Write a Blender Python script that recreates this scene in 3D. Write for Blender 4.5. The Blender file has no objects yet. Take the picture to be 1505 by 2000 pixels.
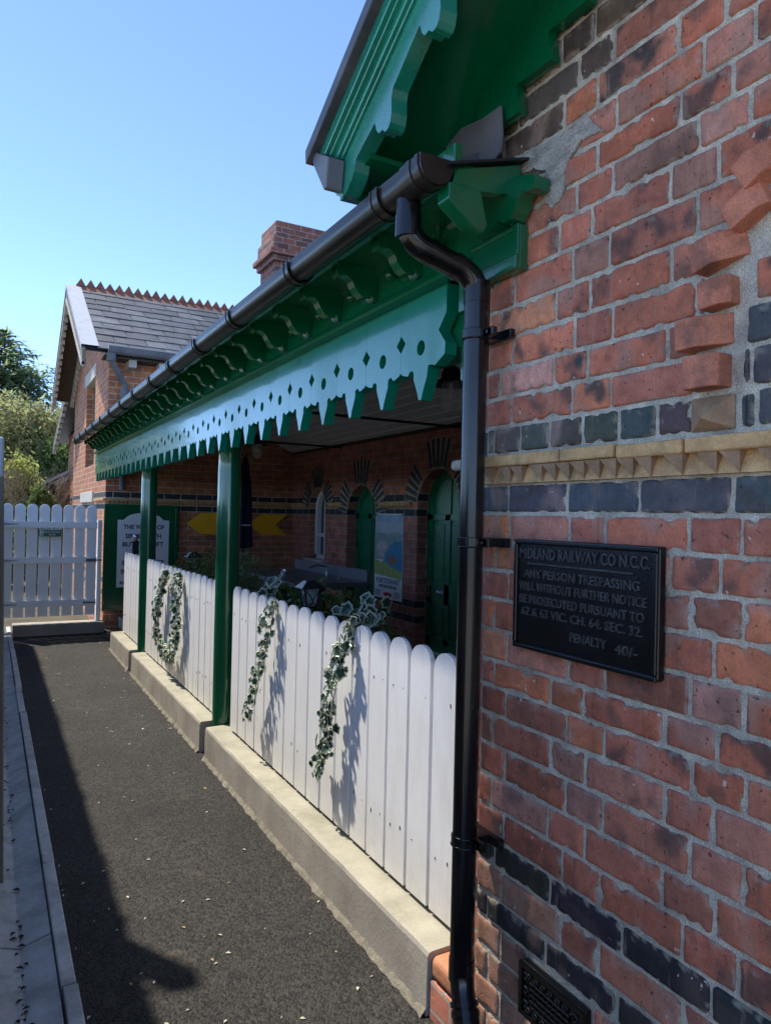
import bpy, math, random
import numpy as np
from mathutils import Vector, noise, Matrix
R = math.radians
random.seed(7)
sc = bpy.context.scene
COL = sc.collection

# ------------------------------------------------------------------ camera, sky, sun
GZ = -1.615                      # ground level; the camera is the origin
yaw, pit, rol = R(28.966), R(0.437), R(1.318)
F = Vector((math.sin(yaw)*math.cos(pit), math.cos(yaw)*math.cos(pit), math.sin(pit)))
R0 = Vector((math.cos(yaw), -math.sin(yaw), 0)); U0 = R0.cross(F)
Rt = R0*math.cos(rol) + U0*math.sin(rol); Up = -R0*math.sin(rol) + U0*math.cos(rol)
cam = bpy.data.cameras.new('camera'); co = bpy.data.objects.new('camera', cam); COL.objects.link(co)
co.matrix_world = Matrix((( Rt.x, Up.x, -F.x, 0), (Rt.y, Up.y, -F.y, 0), (Rt.z, Up.z, -F.z, 0), (0, 0, 0, 1)))
cam.sensor_fit = 'HORIZONTAL'; cam.sensor_width = 36.0; cam.lens = 1400/1505*36.0
cam.clip_start = 0.02; cam.clip_end = 2000
sc.camera = co

SUN = Vector((.33, -.5, -1.0)).normalized()      # travel direction of sunlight
sun_el = math.asin(-SUN.z); sun_az = math.atan2(-SUN.x, -SUN.y)
w = bpy.data.worlds.new("World"); sc.world = w; w.use_nodes = True
nt = w.node_tree; bg = nt.nodes['Background']
sky = nt.nodes.new('ShaderNodeTexSky'); sky.sky_type = 'NISHITA'; sky.sun_disc = False
sky.sun_elevation = sun_el; sky.sun_rotation = sun_az
sky.air_density = 0.6; sky.dust_density = 0.0; sky.ozone_density = 3.0; sky.altitude = 2600
nt.links.new(sky.outputs[0], bg.inputs[0]); bg.inputs[1].default_value = 0.15
sl = bpy.data.lights.new('sun', 'SUN'); sl.energy = 2.0; sl.angle = R(1.4); sl.color = (1, .93, .80)
so = bpy.data.objects.new('sun', sl); COL.objects.link(so)
so.rotation_euler = SUN.to_track_quat('-Z', 'Y').to_euler()
sc.view_settings.view_transform = 'Standard'; sc.view_settings.look = 'None'
sc.view_settings.exposure = 1.72; sc.view_settings.gamma = 1.0

# ------------------------------------------------------------------ helpers
def tag(o, label=None, cat=None, group=None, kind=None):
    if label: o['label'] = label
    if cat: o['category'] = cat
    if group: o['group'] = group
    if kind: o['kind'] = kind
    return o

def empty(name, loc, label, cat, group=None):
    o = bpy.data.objects.new(name, None); COL.objects.link(o); o.location = loc
    o.empty_display_size = .1
    return tag(o, label, cat, group)

def wpos(o):
    p = Vector((0, 0, 0))
    while o is not None:
        p += o.location; o = o.parent
    return p

class MB:
    def __init__(s): s.v = []; s.f = []; s.m = []; s.mi = 0
    def add(s, vs, fs):
        b = len(s.v); s.v += [tuple(p) for p in vs]
        for f in fs: s.f.append([i+b for i in f]); s.m.append(s.mi)
        return s
    def box(s, x0, x1, y0, y1, z0, z1):
        return s.add([(x0,y0,z0),(x1,y0,z0),(x1,y1,z0),(x0,y1,z0),(x0,y0,z1),(x1,y0,z1),(x1,y1,z1),(x0,y1,z1)],
              [(0,3,2,1),(4,5,6,7),(0,1,5,4),(1,2,6,5),(2,3,7,6),(3,0,4,7)])
    def obox(s, c, ax, ay, az):        # oriented box: centre and three half vectors
        c = Vector(c); ax = Vector(ax); ay = Vector(ay); az = Vector(az)
        vs = [c+ax*i+ay*j+az*k for k in (-1,1) for j in (-1,1) for i in (-1,1)]
        return s.add(vs, [(0,2,3,1),(4,5,7,6),(0,1,5,4),(1,3,7,5),(3,2,6,7),(2,0,4,6)])
    def quad(s, *p): return s.add(p, [tuple(range(len(p)))])
    def prism(s, pts, fn, a, b):       # pts: closed 2D outline; fn(u, v, w) -> point
        n = len(pts)
        vs = [fn(u, v, a) for u, v in pts] + [fn(u, v, b) for u, v in pts]
        fs = [tuple(range(n))[::-1], tuple(range(n, 2*n))] + [(i, (i+1) % n, n+(i+1) % n, n+i) for i in range(n)]
        return s.add(vs, fs)
    def sweep(s, prof, fn, a, b): return s.prism(prof, fn, a, b)
    def tube(s, path, r, n=12, cap=True):
        path = [Vector(p) for p in path]; rs = r if isinstance(r, (list, tuple)) else [r]*len(path)
        vs = []; ref = None
        for i, p in enumerate(path):
            t = (path[min(i+1, len(path)-1)] - path[max(i-1, 0)]).normalized()
            if ref is None: ref = t.orthogonal().normalized()
            ref = (ref - t*ref.dot(t)); ref = ref.normalized() if ref.length > 1e-6 else t.orthogonal().normalized()
            q = t.cross(ref)
            vs += [p + (ref*math.cos(2*math.pi*k/n) + q*math.sin(2*math.pi*k/n))*rs[i] for k in range(n)]
        fs = [(i*n+k, i*n+(k+1) % n, (i+1)*n+(k+1) % n, (i+1)*n+k) for i in range(len(path)-1) for k in range(n)]
        if cap: fs += [tuple(range(n))[::-1], tuple(range((len(path)-1)*n, len(path)*n))]
        return s.add(vs, fs)
    def lathe(s, c, prof, n=20):       # prof: (radius, z) pairs
        return s.tube_rings([[(c[0]+r*math.cos(2*math.pi*k/n), c[1]+r*math.sin(2*math.pi*k/n), c[2]+z) for k in range(n)] for r, z in prof])
    def tube_rings(s, rings):
        n = len(rings[0]); vs = [p for r in rings for p in r]
        fs = [(i*n+k, i*n+(k+1) % n, (i+1)*n+(k+1) % n, (i+1)*n+k) for i in range(len(rings)-1) for k in range(n)]
        fs += [tuple(range(n))[::-1], tuple(range((len(rings)-1)*n, len(rings)*n))]
        return s.add(vs, fs)
    def build(s, name, mat, parent=None, smooth=0, bevel=0, seg=2, uv=True, origin=None):
        V = np.array(s.v, float)
        if parent is not None: o0 = wpos(parent)
        elif origin is not None: o0 = Vector(origin)
        else: o0 = Vector(((V[:,0].min()+V[:,0].max())/2, (V[:,1].min()+V[:,1].max())/2, V[:,2].min()))
        if parent is not None and origin is not None: pass
        me = bpy.data.meshes.new(name)
        me.from_pydata((V-np.array(o0)).tolist(), [], s.f)
        ms = mat if isinstance(mat, (list, tuple)) else [mat]
        for m_ in ms: me.materials.append(m_)
        me.polygons.foreach_set('material_index', s.m)
        if uv:
            ul = me.uv_layers.new(name='UVMap'); N = len(me.loops)
            li = np.zeros(N, int); me.loops.foreach_get('vertex_index', li)
            nor = np.zeros(len(me.polygons)*3); me.polygons.foreach_get('normal', nor); nor = np.abs(nor.reshape(-1, 3))
            lt = np.zeros(len(me.polygons), int); me.polygons.foreach_get('loop_total', lt)
            ax = np.repeat(nor.argmax(1), lt); P = V[li]
            uu = np.where(ax == 0, P[:,1], P[:,0]); vv = np.where(ax == 2, P[:,1], P[:,2])
            ul.data.foreach_set('uv', np.stack([uu, vv], 1).ravel())
        if smooth:
            me.polygons.foreach_set('use_smooth', [True]*len(me.polygons))
        me.update(); me.validate()
        o = bpy.data.objects.new(name, me); COL.objects.link(o)
        if parent is not None: o.parent = parent
        else: o.location = o0
        if smooth:
            try: me.set_sharp_from_angle(angle=R(smooth))
            except Exception: pass
        if bevel:
            b = o.modifiers.new('bevel', 'BEVEL'); b.width = bevel; b.segments = seg; b.limit_method = 'ANGLE'; b.angle_limit = R(35)
            b.harden_normals = False
        return o

def XY(u, v, w): return (u, v, w)
def YZ(u, v, w): return (w, u, v)      # outline in the Y-Z plane, thickness along X
def XZ(u, v, w): return (u, w, v)      # outline in the X-Z plane, length along Y

def poly_fill(loops, h, fn, off=0.0):
    """Filled outline with holes (even-odd), thickness h, mapped by fn(u, v, w in 0..h)."""
    cu = bpy.data.curves.new('tmp', 'CURVE'); cu.dimensions = '2D'; cu.fill_mode = 'BOTH'; cu.extrude = h/2
    for L in loops:
        sp = cu.splines.new('POLY'); sp.points.add(len(L)-1); sp.use_cyclic_u = True
        for i, (u, v) in enumerate(L): sp.points[i].co = (u, v, 0, 1)
    return _curve_mesh(cu, lambda p: fn(p[0], p[1], p[2]+h/2+off))

def _curve_mesh(cu, f):
    ob = bpy.data.objects.new('tmp', cu); COL.objects.link(ob)
    dg = bpy.context.evaluated_depsgraph_get(); me = bpy.data.meshes.new_from_object(ob.evaluated_get(dg))
    vs = [f(v.co) for v in me.vertices]; fs = [tuple(p.vertices) for p in me.polygons]
    bpy.data.objects.remove(ob); bpy.data.curves.remove(cu); bpy.data.meshes.remove(me)
    return vs, fs

def text_mesh(txt, size, fn, depth=.001, align='CENTER', width=None, bold=0.0, sx=1.0):
    cu = bpy.data.curves.new('tmp', 'FONT'); cu.body = txt; cu.size = size; cu.align_x = align; cu.align_y = 'CENTER'
    cu.extrude = depth; cu.offset = bold; cu.resolution_u = 3
    vs, fs = _curve_mesh(cu, lambda p: tuple(p))
    if not vs: return [], []
    if width:
        xs = [v[0] for v in vs]; sx = width/(max(xs)-min(xs))
    return [fn(v[0]*sx, v[1], v[2]) for v in vs], fs

# ------------------------------------------------------------------ materials
def _n(nt, t, **k):
    n = nt.nodes.new('ShaderNode'+t)
    for a, b in k.items(): setattr(n, a, b)
    return n

def pbr(name, col, rough=.6, var=.25, scale=6.0, bump=.1, bscale=60.0, spec=.5, metal=0, coat=0, coat_r=.1, dirt=None, dirt_amt=.0, dirt_scale=3.0, fine=0.0, stretch=None, bdist=.004, rvar=.1):
    m = bpy.data.materials.new(name); m.use_nodes = True; nt = m.node_tree; L = nt.links
    p = nt.nodes['Principled BSDF']; g = _n(nt, 'NewGeometry')
    p.inputs['Metallic'].default_value = metal; p.inputs['Specular IOR Level'].default_value = spec
    p.inputs['Coat Weight'].default_value = coat; p.inputs['Coat Roughness'].default_value = coat_r
    pos = g.outputs['Position']
    if stretch:
        mp = _n(nt, 'Mapping'); L.new(pos, mp.inputs[0]); mp.inputs['Scale'].default_value = stretch; pos = mp.outputs[0]
    a = _n(nt, 'TexNoise'); a.inputs['Scale'].default_value = scale; a.inputs['Detail'].default_value = 6; a.inputs['Roughness'].default_value = .65; L.new(pos, a.inputs['Vector'])
    mr = _n(nt, 'MapRange'); L.new(a.outputs[0], mr.inputs[0]); mr.inputs[1].default_value = .25; mr.inputs[2].default_value = .75
    mr.inputs[3].default_value = 1-var; mr.inputs[4].default_value = 1+var
    base = _n(nt, 'Mix', data_type='RGBA', blend_type='MULTIPLY'); base.inputs[0].default_value = 1
    base.inputs[6].default_value = (*col, 1); L.new(mr.outputs[0], base.inputs[7]); out = base.outputs[2]
    if fine:
        fnn = _n(nt, 'TexNoise'); fnn.inputs['Scale'].default_value = bscale*2; fnn.inputs['Detail'].default_value = 2; L.new(pos, fnn.inputs['Vector'])
        m3 = _n(nt, 'MapRange'); L.new(fnn.outputs[0], m3.inputs[0]); m3.inputs[1].default_value = .3; m3.inputs[2].default_value = .7; m3.inputs[3].default_value = 1-fine; m3.inputs[4].default_value = 1+fine
        b2 = _n(nt, 'Mix', data_type='RGBA', blend_type='MULTIPLY'); b2.inputs[0].default_value = 1; L.new(out, b2.inputs[6]); L.new(m3.outputs[0], b2.inputs[7]); out = b2.outputs[2]
    if dirt:
        d = _n(nt, 'TexNoise'); d.inputs['Scale'].default_value = dirt_scale; d.inputs['Detail'].default_value = 8; d.inputs['Roughness'].default_value = .7; L.new(pos, d.inputs['Vector'])
        m2 = _n(nt, 'MapRange'); L.new(d.outputs[0], m2.inputs[0]); m2.inputs[1].default_value = .48; m2.inputs[2].default_value = .68; m2.inputs[3].default_value = 0; m2.inputs[4].default_value = dirt_amt
        mx = _n(nt, 'Mix', data_type='RGBA'); L.new(m2.outputs[0], mx.inputs[0]); L.new(out, mx.inputs[6]); mx.inputs[7].default_value = (*dirt, 1); out = mx.outputs[2]
    L.new(out, p.inputs['Base Color'])
    m4 = _n(nt, 'MapRange'); L.new(a.outputs[0], m4.inputs[0]); m4.inputs[3].default_value = max(.02, rough-rvar); m4.inputs[4].default_value = min(1, rough+rvar); L.new(m4.outputs[0], p.inputs['Roughness'])
    if bump:
        b = _n(nt, 'TexNoise'); b.inputs['Scale'].default_value = bscale; b.inputs['Detail'].default_value = 5; L.new(pos, b.inputs['Vector'])
        bp = _n(nt, 'Bump'); bp.inputs['Strength'].default_value = bump; bp.inputs['Distance'].default_value = bdist
        L.new(b.outputs[0], bp.inputs['Height']); L.new(bp.outputs[0], p.inputs['Normal'])
    return m

def brick_uv(name, c1, c2, mortar, bands=True, bw=.23, bh=.0843, dark=(.035,.035,.042)):
    """Brickwork from UVs in metres, with the dark courses at their heights."""
    m = bpy.data.materials.new(name); m.use_nodes = True; nt = m.node_tree; L = nt.links; p = nt.nodes['Principled BSDF']
    uv = _n(nt, 'UVMap'); g = _n(nt, 'NewGeometry')
    nz = _n(nt, 'TexNoise'); nz.inputs['Scale'].default_value = 9; nz.inputs['Detail'].default_value = 3; L.new(g.outputs['Position'], nz.inputs['Vector'])
    ad = _n(nt, 'VectorMath', operation='MULTIPLY_ADD'); L.new(nz.outputs[1], ad.inputs[0]); ad.inputs[1].default_value = (.012,.008,0); ad.inputs[2].default_value = (-.006,-.004-.018,0)
    a2 = _n(nt, 'VectorMath', operation='ADD'); L.new(uv.outputs[0], a2.inputs[0]); L.new(ad.outputs[0], a2.inputs[1])
    bt = _n(nt, 'TexBrick'); bt.offset = .5; L.new(a2.outputs[0], bt.inputs['Vector'])
    bt.inputs['Scale'].default_value = 1; bt.inputs['Brick Width'].default_value = bw; bt.inputs['Row Height'].default_value = bh
    bt.inputs['Mortar Size'].default_value = .006; bt.inputs['Mortar Smooth'].default_value = .2; bt.inputs['Bias'].default_value = 0
    bt.inputs['Color1'].default_value = (*c1, 1); bt.inputs['Color2'].default_value = (*c2, 1); bt.inputs['Mortar'].default_value = (*mortar, 1)
    n2 = _n(nt, 'TexNoise'); n2.inputs['Scale'].default_value = 7; n2.inputs['Detail'].default_value = 8; n2.inputs['Roughness'].default_value = .7; L.new(g.outputs['Position'], n2.inputs['Vector'])
    mr = _n(nt, 'MapRange'); L.new(n2.outputs[0], mr.inputs[0]); mr.inputs[1].default_value = .3; mr.inputs[2].default_value = .7; mr.inputs[3].default_value = .55; mr.inputs[4].default_value = 1.35
    mu = _n(nt, 'Mix', data_type='RGBA', blend_type='MULTIPLY'); mu.inputs[0].default_value = 1; L.new(bt.outputs['Color'], mu.inputs[6]); L.new(mr.outputs[0], mu.inputs[7]); out = mu.outputs[2]
    if bands:
        sx = _n(nt, 'SeparateXYZ'); L.new(g.outputs['Position'], sx.inputs[0]); tot = None
        for lo, hi in ((.019,.102),(.188,.268),(-.99,-.909),(-1.155,-1.074)):
            c = _n(nt, 'Math', operation='COMPARE'); L.new(sx.outputs[2], c.inputs[0]); c.inputs[1].default_value = (lo+hi)/2; c.inputs[2].default_value = (hi-lo)/2
            if tot is None: tot = c.outputs[0]
            else:
                q = _n(nt, 'Math', operation='ADD'); L.new(tot, q.inputs[0]); L.new(c.outputs[0], q.inputs[1]); tot = q.outputs[0]
        iv = _n(nt, 'Math', operation='SUBTRACT'); iv.inputs[0].default_value = 1; L.new(bt.outputs['Fac'], iv.inputs[1])
        ml = _n(nt, 'Math', operation='MULTIPLY'); L.new(tot, ml.inputs[0]); L.new(iv.outputs[0], ml.inputs[1])
        mx = _n(nt, 'Mix', data_type='RGBA'); L.new(ml.outputs[0], mx.inputs[0]); L.new(out, mx.inputs[6]); mx.inputs[7].default_value = (*dark, 1); out = mx.outputs[2]
    L.new(out, p.inputs['Base Color']); p.inputs['Roughness'].default_value = .85
    h = _n(nt, 'Math', operation='MULTIPLY_ADD'); L.new(bt.outputs['Fac'], h.inputs[0]); h.inputs[1].default_value = -1; L.new(n2.outputs[0], h.inputs[2])
    bp = _n(nt, 'Bump'); bp.inputs['Strength'].default_value = .7; bp.inputs['Distance'].default_value = .008; L.new(h.outputs[0], bp.inputs['Height']); L.new(bp.outputs[0], p.inputs['Normal'])
    return m

def attr_brick(name):
    m = bpy.data.materials.new(name); m.use_nodes = True; nt = m.node_tree; L = nt.links; p = nt.nodes['Principled BSDF']
    at = _n(nt, 'Attribute'); at.attribute_name = 'Col'; g = _n(nt, 'NewGeometry')
    def noise_(s, d=6, r=.65):
        n = _n(nt, 'TexNoise'); n.inputs['Scale'].default_value = s; n.inputs['Detail'].default_value = d; n.inputs['Roughness'].default_value = r; L.new(g.outputs['Position'], n.inputs['Vector']); return n.outputs[0]
    def rng(x, a, b, c, d):
        q = _n(nt, 'MapRange'); L.new(x, q.inputs[0])
        for i, v in enumerate((a, b, c, d)): q.inputs[i+1].default_value = v
        return q.outputs[0]
    def mix(fac, A, B, mode='MIX'):
        q = _n(nt, 'Mix', data_type='RGBA', blend_type=mode)
        if isinstance(fac, float): q.inputs[0].default_value = fac
        else: L.new(fac, q.inputs[0])
        for i, x in ((6, A), (7, B)):
            if isinstance(x, tuple): q.inputs[i].default_value = (*x, 1)
            else: L.new(x, q.inputs[i])
        return q.outputs[2]
    mpv = _n(nt, 'Mapping'); L.new(g.outputs['Position'], mpv.inputs[0]); mpv.inputs['Scale'].default_value = (1, 16, 1.6)
    vst = _n(nt, 'TexNoise'); vst.inputs['Scale'].default_value = 2.2; vst.inputs['Detail'].default_value = 7; vst.inputs['Roughness'].default_value = .7; L.new(mpv.outputs[0], vst.inputs['Vector'])
    lrg = noise_(2.3, 5, .6)
    big = noise_(28); fine = noise_(220, 4); pit = noise_(75, 3, .5); streak = noise_(14, 8, .75)
    c = mix(1.0, at.outputs['Color'], rng(big, .3, .7, .72, 1.28), 'MULTIPLY')
    c = mix(1.0, c, rng(fine, .3, .7, .82, 1.18), 'MULTIPLY')
    c = mix(rng(streak, .52, .70, 0, .72), c, (.060, .040, .034))
    c = mix(rng(vst.outputs[0], .56, .74, 0, .6), c, (.075, .058, .05))
    c = mix(rng(vst.outputs[0], .40, .26, 0, .45), c, (.46, .34, .28))
    c = mix(1.0, c, rng(lrg, .3, .7, .74, 1.22), 'MULTIPLY')
    c = mix(rng(pit, .66, .70, 0, .75), c, (.035, .022, .02))
    wsp = noise_(48, 2, .5); c = mix(rng(wsp, .735, .76, 0, .8), c, (.55, .48, .42))
    L.new(c, p.inputs['Base Color']); p.inputs['Roughness'].default_value = .78; p.inputs['Specular IOR Level'].default_value = .35
    h = _n(nt, 'Math', operation='MULTIPLY_ADD'); L.new(rng(pit, .6, .72, 0, 1), h.inputs[0]); h.inputs[1].default_value = -.8; L.new(fine, h.inputs[2])
    h2 = _n(nt, 'Math', operation='MULTIPLY_ADD'); L.new(big, h2.inputs[0]); h2.inputs[1].default_value = 1.6; L.new(h.outputs[0], h2.inputs[2])
    bp = _n(nt, 'Bump'); bp.inputs['Strength'].default_value = .55; bp.inputs['Distance'].default_value = .003; L.new(h2.outputs[0], bp.inputs['Height']); L.new(bp.outputs[0], p.inputs['Normal'])
    return m

M = {}
M['brick'] = attr_brick('weathered_brick')
M['mortar'] = pbr('mortar', (.47,.42,.335), .9, .35, 18, .9, 160, .2, fine=.3, bdist=.006, dirt=(.16,.13,.10), dirt_amt=.65, dirt_scale=7)
M['brick_far'] = brick_uv('end_house_brick', (.54,.215,.095), (.40,.15,.075), (.52,.45,.36))
M['brick_back'] = brick_uv('back_wall_brick', (.50,.18,.115), (.36,.13,.09), (.36,.32,.27))
M['brick_plain'] = brick_uv('chimney_brick', (.30,.10,.065), (.13,.065,.055), (.36,.33,.30), bands=False, bw=.24, bh=.1)
M['green'] = pbr('dark_green_gloss_paint', (.0,.105,.038), .22, .15, 5, .12, 90, .5, coat=.6, coat_r=.08, bdist=.002, rvar=.06)
M['teal'] = pbr('valance_gloss_paint', (.0,.20,.115), .22, .12, 4, .22, 90, .5, coat=.55, coat_r=.06, bdist=.0015, rvar=.08)
M['barge'] = pbr('bargeboard_gloss_paint', (.008,.21,.135), .28, .25, 6, .35, 14, .8, coat=.8, coat_r=.16, stretch=(1,1,1), bdist=.004, rvar=.08)
M['doorgreen'] = pbr('door_green_paint', (.0,.14,.06), .3, .15, 5, .05, 60, .5)
M['white'] = pbr('white_fence_paint', (.86,.85,.84), .45, .06, 9, .25, 40, .4, dirt=(.42,.38,.33), dirt_amt=.25, dirt_scale=9, stretch=(1,1,.25), bdist=.003)
_nt = M['white'].node_tree; _p = _nt.nodes['Principled BSDF']; _src = _p.inputs['Base Color'].links[0].from_socket
_g = _n(_nt, 'NewGeometry'); _s = _n(_nt, 'SeparateXYZ'); _nt.links.new(_g.outputs['Position'], _s.inputs[0])
_m = _n(_nt, 'MapRange'); _nt.links.new(_s.outputs[2], _m.inputs[0])
for _i, _v in enumerate((-1.39, -1.12, .75, 0.0)): _m.inputs[_i+1].default_value = _v
_k = _n(_nt, 'TexNoise'); _k.inputs['Scale'].default_value = 16; _k.inputs['Detail'].default_value = 8; _k.inputs['Roughness'].default_value = .75; _nt.links.new(_g.outputs['Position'], _k.inputs['Vector'])
_q = _n(_nt, 'Math', operation='MULTIPLY'); _nt.links.new(_m.outputs[0], _q.inputs[0]); _nt.links.new(_k.outputs[0], _q.inputs[1])
_x = _n(_nt, 'Mix', data_type='RGBA'); _nt.links.new(_q.outputs[0], _x.inputs[0]); _nt.links.new(_src, _x.inputs[6]); _x.inputs[7].default_value = (.46,.40,.29,1); _nt.links.new(_x.outputs[2], _p.inputs['Base Color'])
M['whitegate'] = pbr('white_gate_paint', (.90,.90,.90), .35, .04, 6, .05, 40, .4)
M['ceil'] = pbr('ceiling_paint', (.70,.70,.68), .5, .06, 3, .05, 40, .4)
M['highlight_bead'] = pbr('ceiling_highlight_bead', (.93,.93,.91), .4, .03, 3, 0)  # paler than the boards: gloss highlights along board edges put in as colour
M['concrete'] = pbr('rendered_concrete', (.34,.305,.255), .85, .22, 4, .45, 120, .3, dirt=(.23,.20,.17), dirt_amt=.7, dirt_scale=3.2, fine=.1, stretch=(1,1,.6))
M['ctop'] = pbr('concrete_top', (.37,.345,.27), .85, .2, 5, .45, 120, .3, dirt=(.20,.19,.14), dirt_amt=.6, dirt_scale=4, fine=.12)
M['cement'] = pbr('cement_smear', (.40,.37,.31), .9, .35, 14, .9, 70, .2, fine=.2, bdist=.012, dirt=(.13,.12,.10), dirt_amt=.75, dirt_scale=11, stretch=(1,1,2.2))
M['haunch'] = pbr('crumbling_mortar', (.20,.18,.14), .9, .4, 20, .8, 140, .2, fine=.3)
M['kerb'] = pbr('kerb_concrete', (.56,.56,.54), .85, .22, 7, .5, 140, .3, dirt=(.18,.18,.18), dirt_amt=.6, dirt_scale=5, fine=.15)
M['slate'] = pbr('roof_slate', (.062,.066,.078), .5, .4, 5, .4, 30, .5, dirt=(.22,.22,.2), dirt_amt=.35, dirt_scale=7)
_nt = M['slate'].node_tree; _p = _nt.nodes['Principled BSDF']; _src = _p.inputs['Base Color'].links[0].from_socket
_g = _n(_nt, 'NewGeometry'); _m = _n(_nt, 'MapRange'); _nt.links.new(_g.outputs['Random Per Island'], _m.inputs[0]); _m.inputs[3].default_value = .6; _m.inputs[4].default_value = 1.45
_x = _n(_nt, 'Mix', data_type='RGBA', blend_type='MULTIPLY'); _x.inputs[0].default_value = 1; _nt.links.new(_src, _x.inputs[6]); _nt.links.new(_m.outputs[0], _x.inputs[7]); _nt.links.new(_x.outputs[2], _p.inputs['Base Color'])
M['lead'] = pbr('lead_flashing', (.13,.135,.15), .5, .3, 6, .3, 20, .5, dirt=(.14,.14,.15), dirt_amt=.6, dirt_scale=6)
M['leadlight'] = pbr('weathered_lead', (.44,.46,.49), .5, .35, 5, .4, 16, .5, dirt=(.16,.16,.17), dirt_amt=.6, dirt_scale=5)
M['terracotta'] = pbr('terracotta_ridge', (.30,.12,.075), .85, .35, 9, .4, 60, .3, dirt=(.12,.09,.08), dirt_amt=.6, dirt_scale=8)
M['pvc'] = pbr('black_plastic', (.004,.004,.005), .2, .3, 6, .06, 40, .5, dirt=(.06,.05,.036), dirt_amt=.32, stretch=(1,1,.22), dirt_scale=6, rvar=.08)
M['gutter'] = pbr('black_gutter_plastic', (.006,.006,.006), .32, .3, 6, .05, 30, .55, dirt=(.07,.055,.035), dirt_amt=.25, dirt_scale=4, rvar=.08)
M['ironworn'] = pbr('worn_raised_iron', (.05,.05,.048), .35, .6, 40, .3, 220, .5, bdist=.0012, rvar=.1)
M['iron'] = pbr('black_cast_iron_paint', (.005,.005,.0055), .3, .3, 12, .5, 220, .5, bdist=.0012, rvar=.1)
M['steel'] = pbr('dull_steel', (.13,.13,.145), .4, .15, 8, .02, 60, .5, metal=.3)
M['chrome'] = pbr('chrome', (.7,.7,.72), .12, .05, 8, 0, metal=1)
M['yellow'] = pbr('arrow_yellow_paint', (.95,.47,.012), .5, .1, 6, .04, 50)
M['yellowbrick'] = pbr('buff_terracotta_brick', (.52,.315,.14), .8, .35, 22, .6, 150, .3, dirt=(.16,.11,.07), dirt_amt=.6, dirt_scale=14, fine=.15)
M['buffdark'] = pbr('weathered_buff_brick', (.30,.185,.105), .85, .35, 22, .6, 150, .3, fine=.15)
M['buffpale'] = pbr('speckled_grey_stone', (.34,.30,.25), .9, .4, 40, .6, 150, .2, fine=.25)
M['hood'] = pbr('hood_brick', (.46,.165,.095), .8, .35, 17, .5, 140, .35, dirt=(.09,.055,.045), dirt_amt=.75, dirt_scale=13, fine=.2)
M['orangebrick'] = pbr('smooth_orange_brick', (.46,.20,.10), .7, .25, 18, .3, 120, .35, fine=.12)
M['bluebrick'] = pbr('blue_engineering_brick', (.045,.048,.06), .6, .4, 18, .4, 120, .45)
M['wood'] = pbr('weathered_timber', (.20,.185,.15), .75, .3, 10, .4, 60, .3, stretch=(1,1,.2))
M['bargewood'] = pbr('faded_timber_trim', (.45,.42,.36), .7, .3, 10, .3, 60, .3, dirt=(.2,.17,.14), dirt_amt=.6)
M['darkwood'] = pbr('dark_timber', (.07,.055,.045), .7, .3, 8, .3, 60, .3)
M['stone'] = pbr('pale_stone', (.55,.52,.45), .8, .2, 9, .3, 80, .3)
M['black'] = pbr('matt_black', (.01,.01,.011), .6, .1, 6, 0)
M['signwhite'] = pbr('sign_white', (.80,.81,.82), .4, .03, 5, 0)
M['blacktext'] = pbr('sign_lettering', (.02,.02,.022), .5, 0, 5, 0)
M['whitetext'] = pbr('white_lettering', (.8,.8,.8), .5, 0, 5, 0)
M['signgreen'] = pbr('sign_green', (.01,.12,.06), .4, .03, 5, 0)
M['navy'] = pbr('navy_canvas', (.012,.015,.035), .9, .2, 12, .3, 80, .2)
M['bark'] = pbr('bark', (.13,.10,.075), .9, .3, 12, .5, 50, .2)
M['twig'] = pbr('bare_twig', (.34,.27,.19), .9, .3, 12, .3, 50, .2)
M['path'] = None

def glass(name, tint=(.9,.95,.95), rough=.02, alpha=.25):
    m = bpy.data.materials.new(name); m.use_nodes = True; p = m.node_tree.nodes['Principled BSDF']
    p.inputs['Base Color'].default_value = (*tint, 1); p.inputs['Roughness'].default_value = rough; p.inputs['Alpha'].default_value = alpha
    return m
M['glass'] = glass('lamp_glass'); M['pane'] = pbr('window_glass', (.02,.022,.025), .06, .1, 3, 0, spec=.8)

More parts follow.
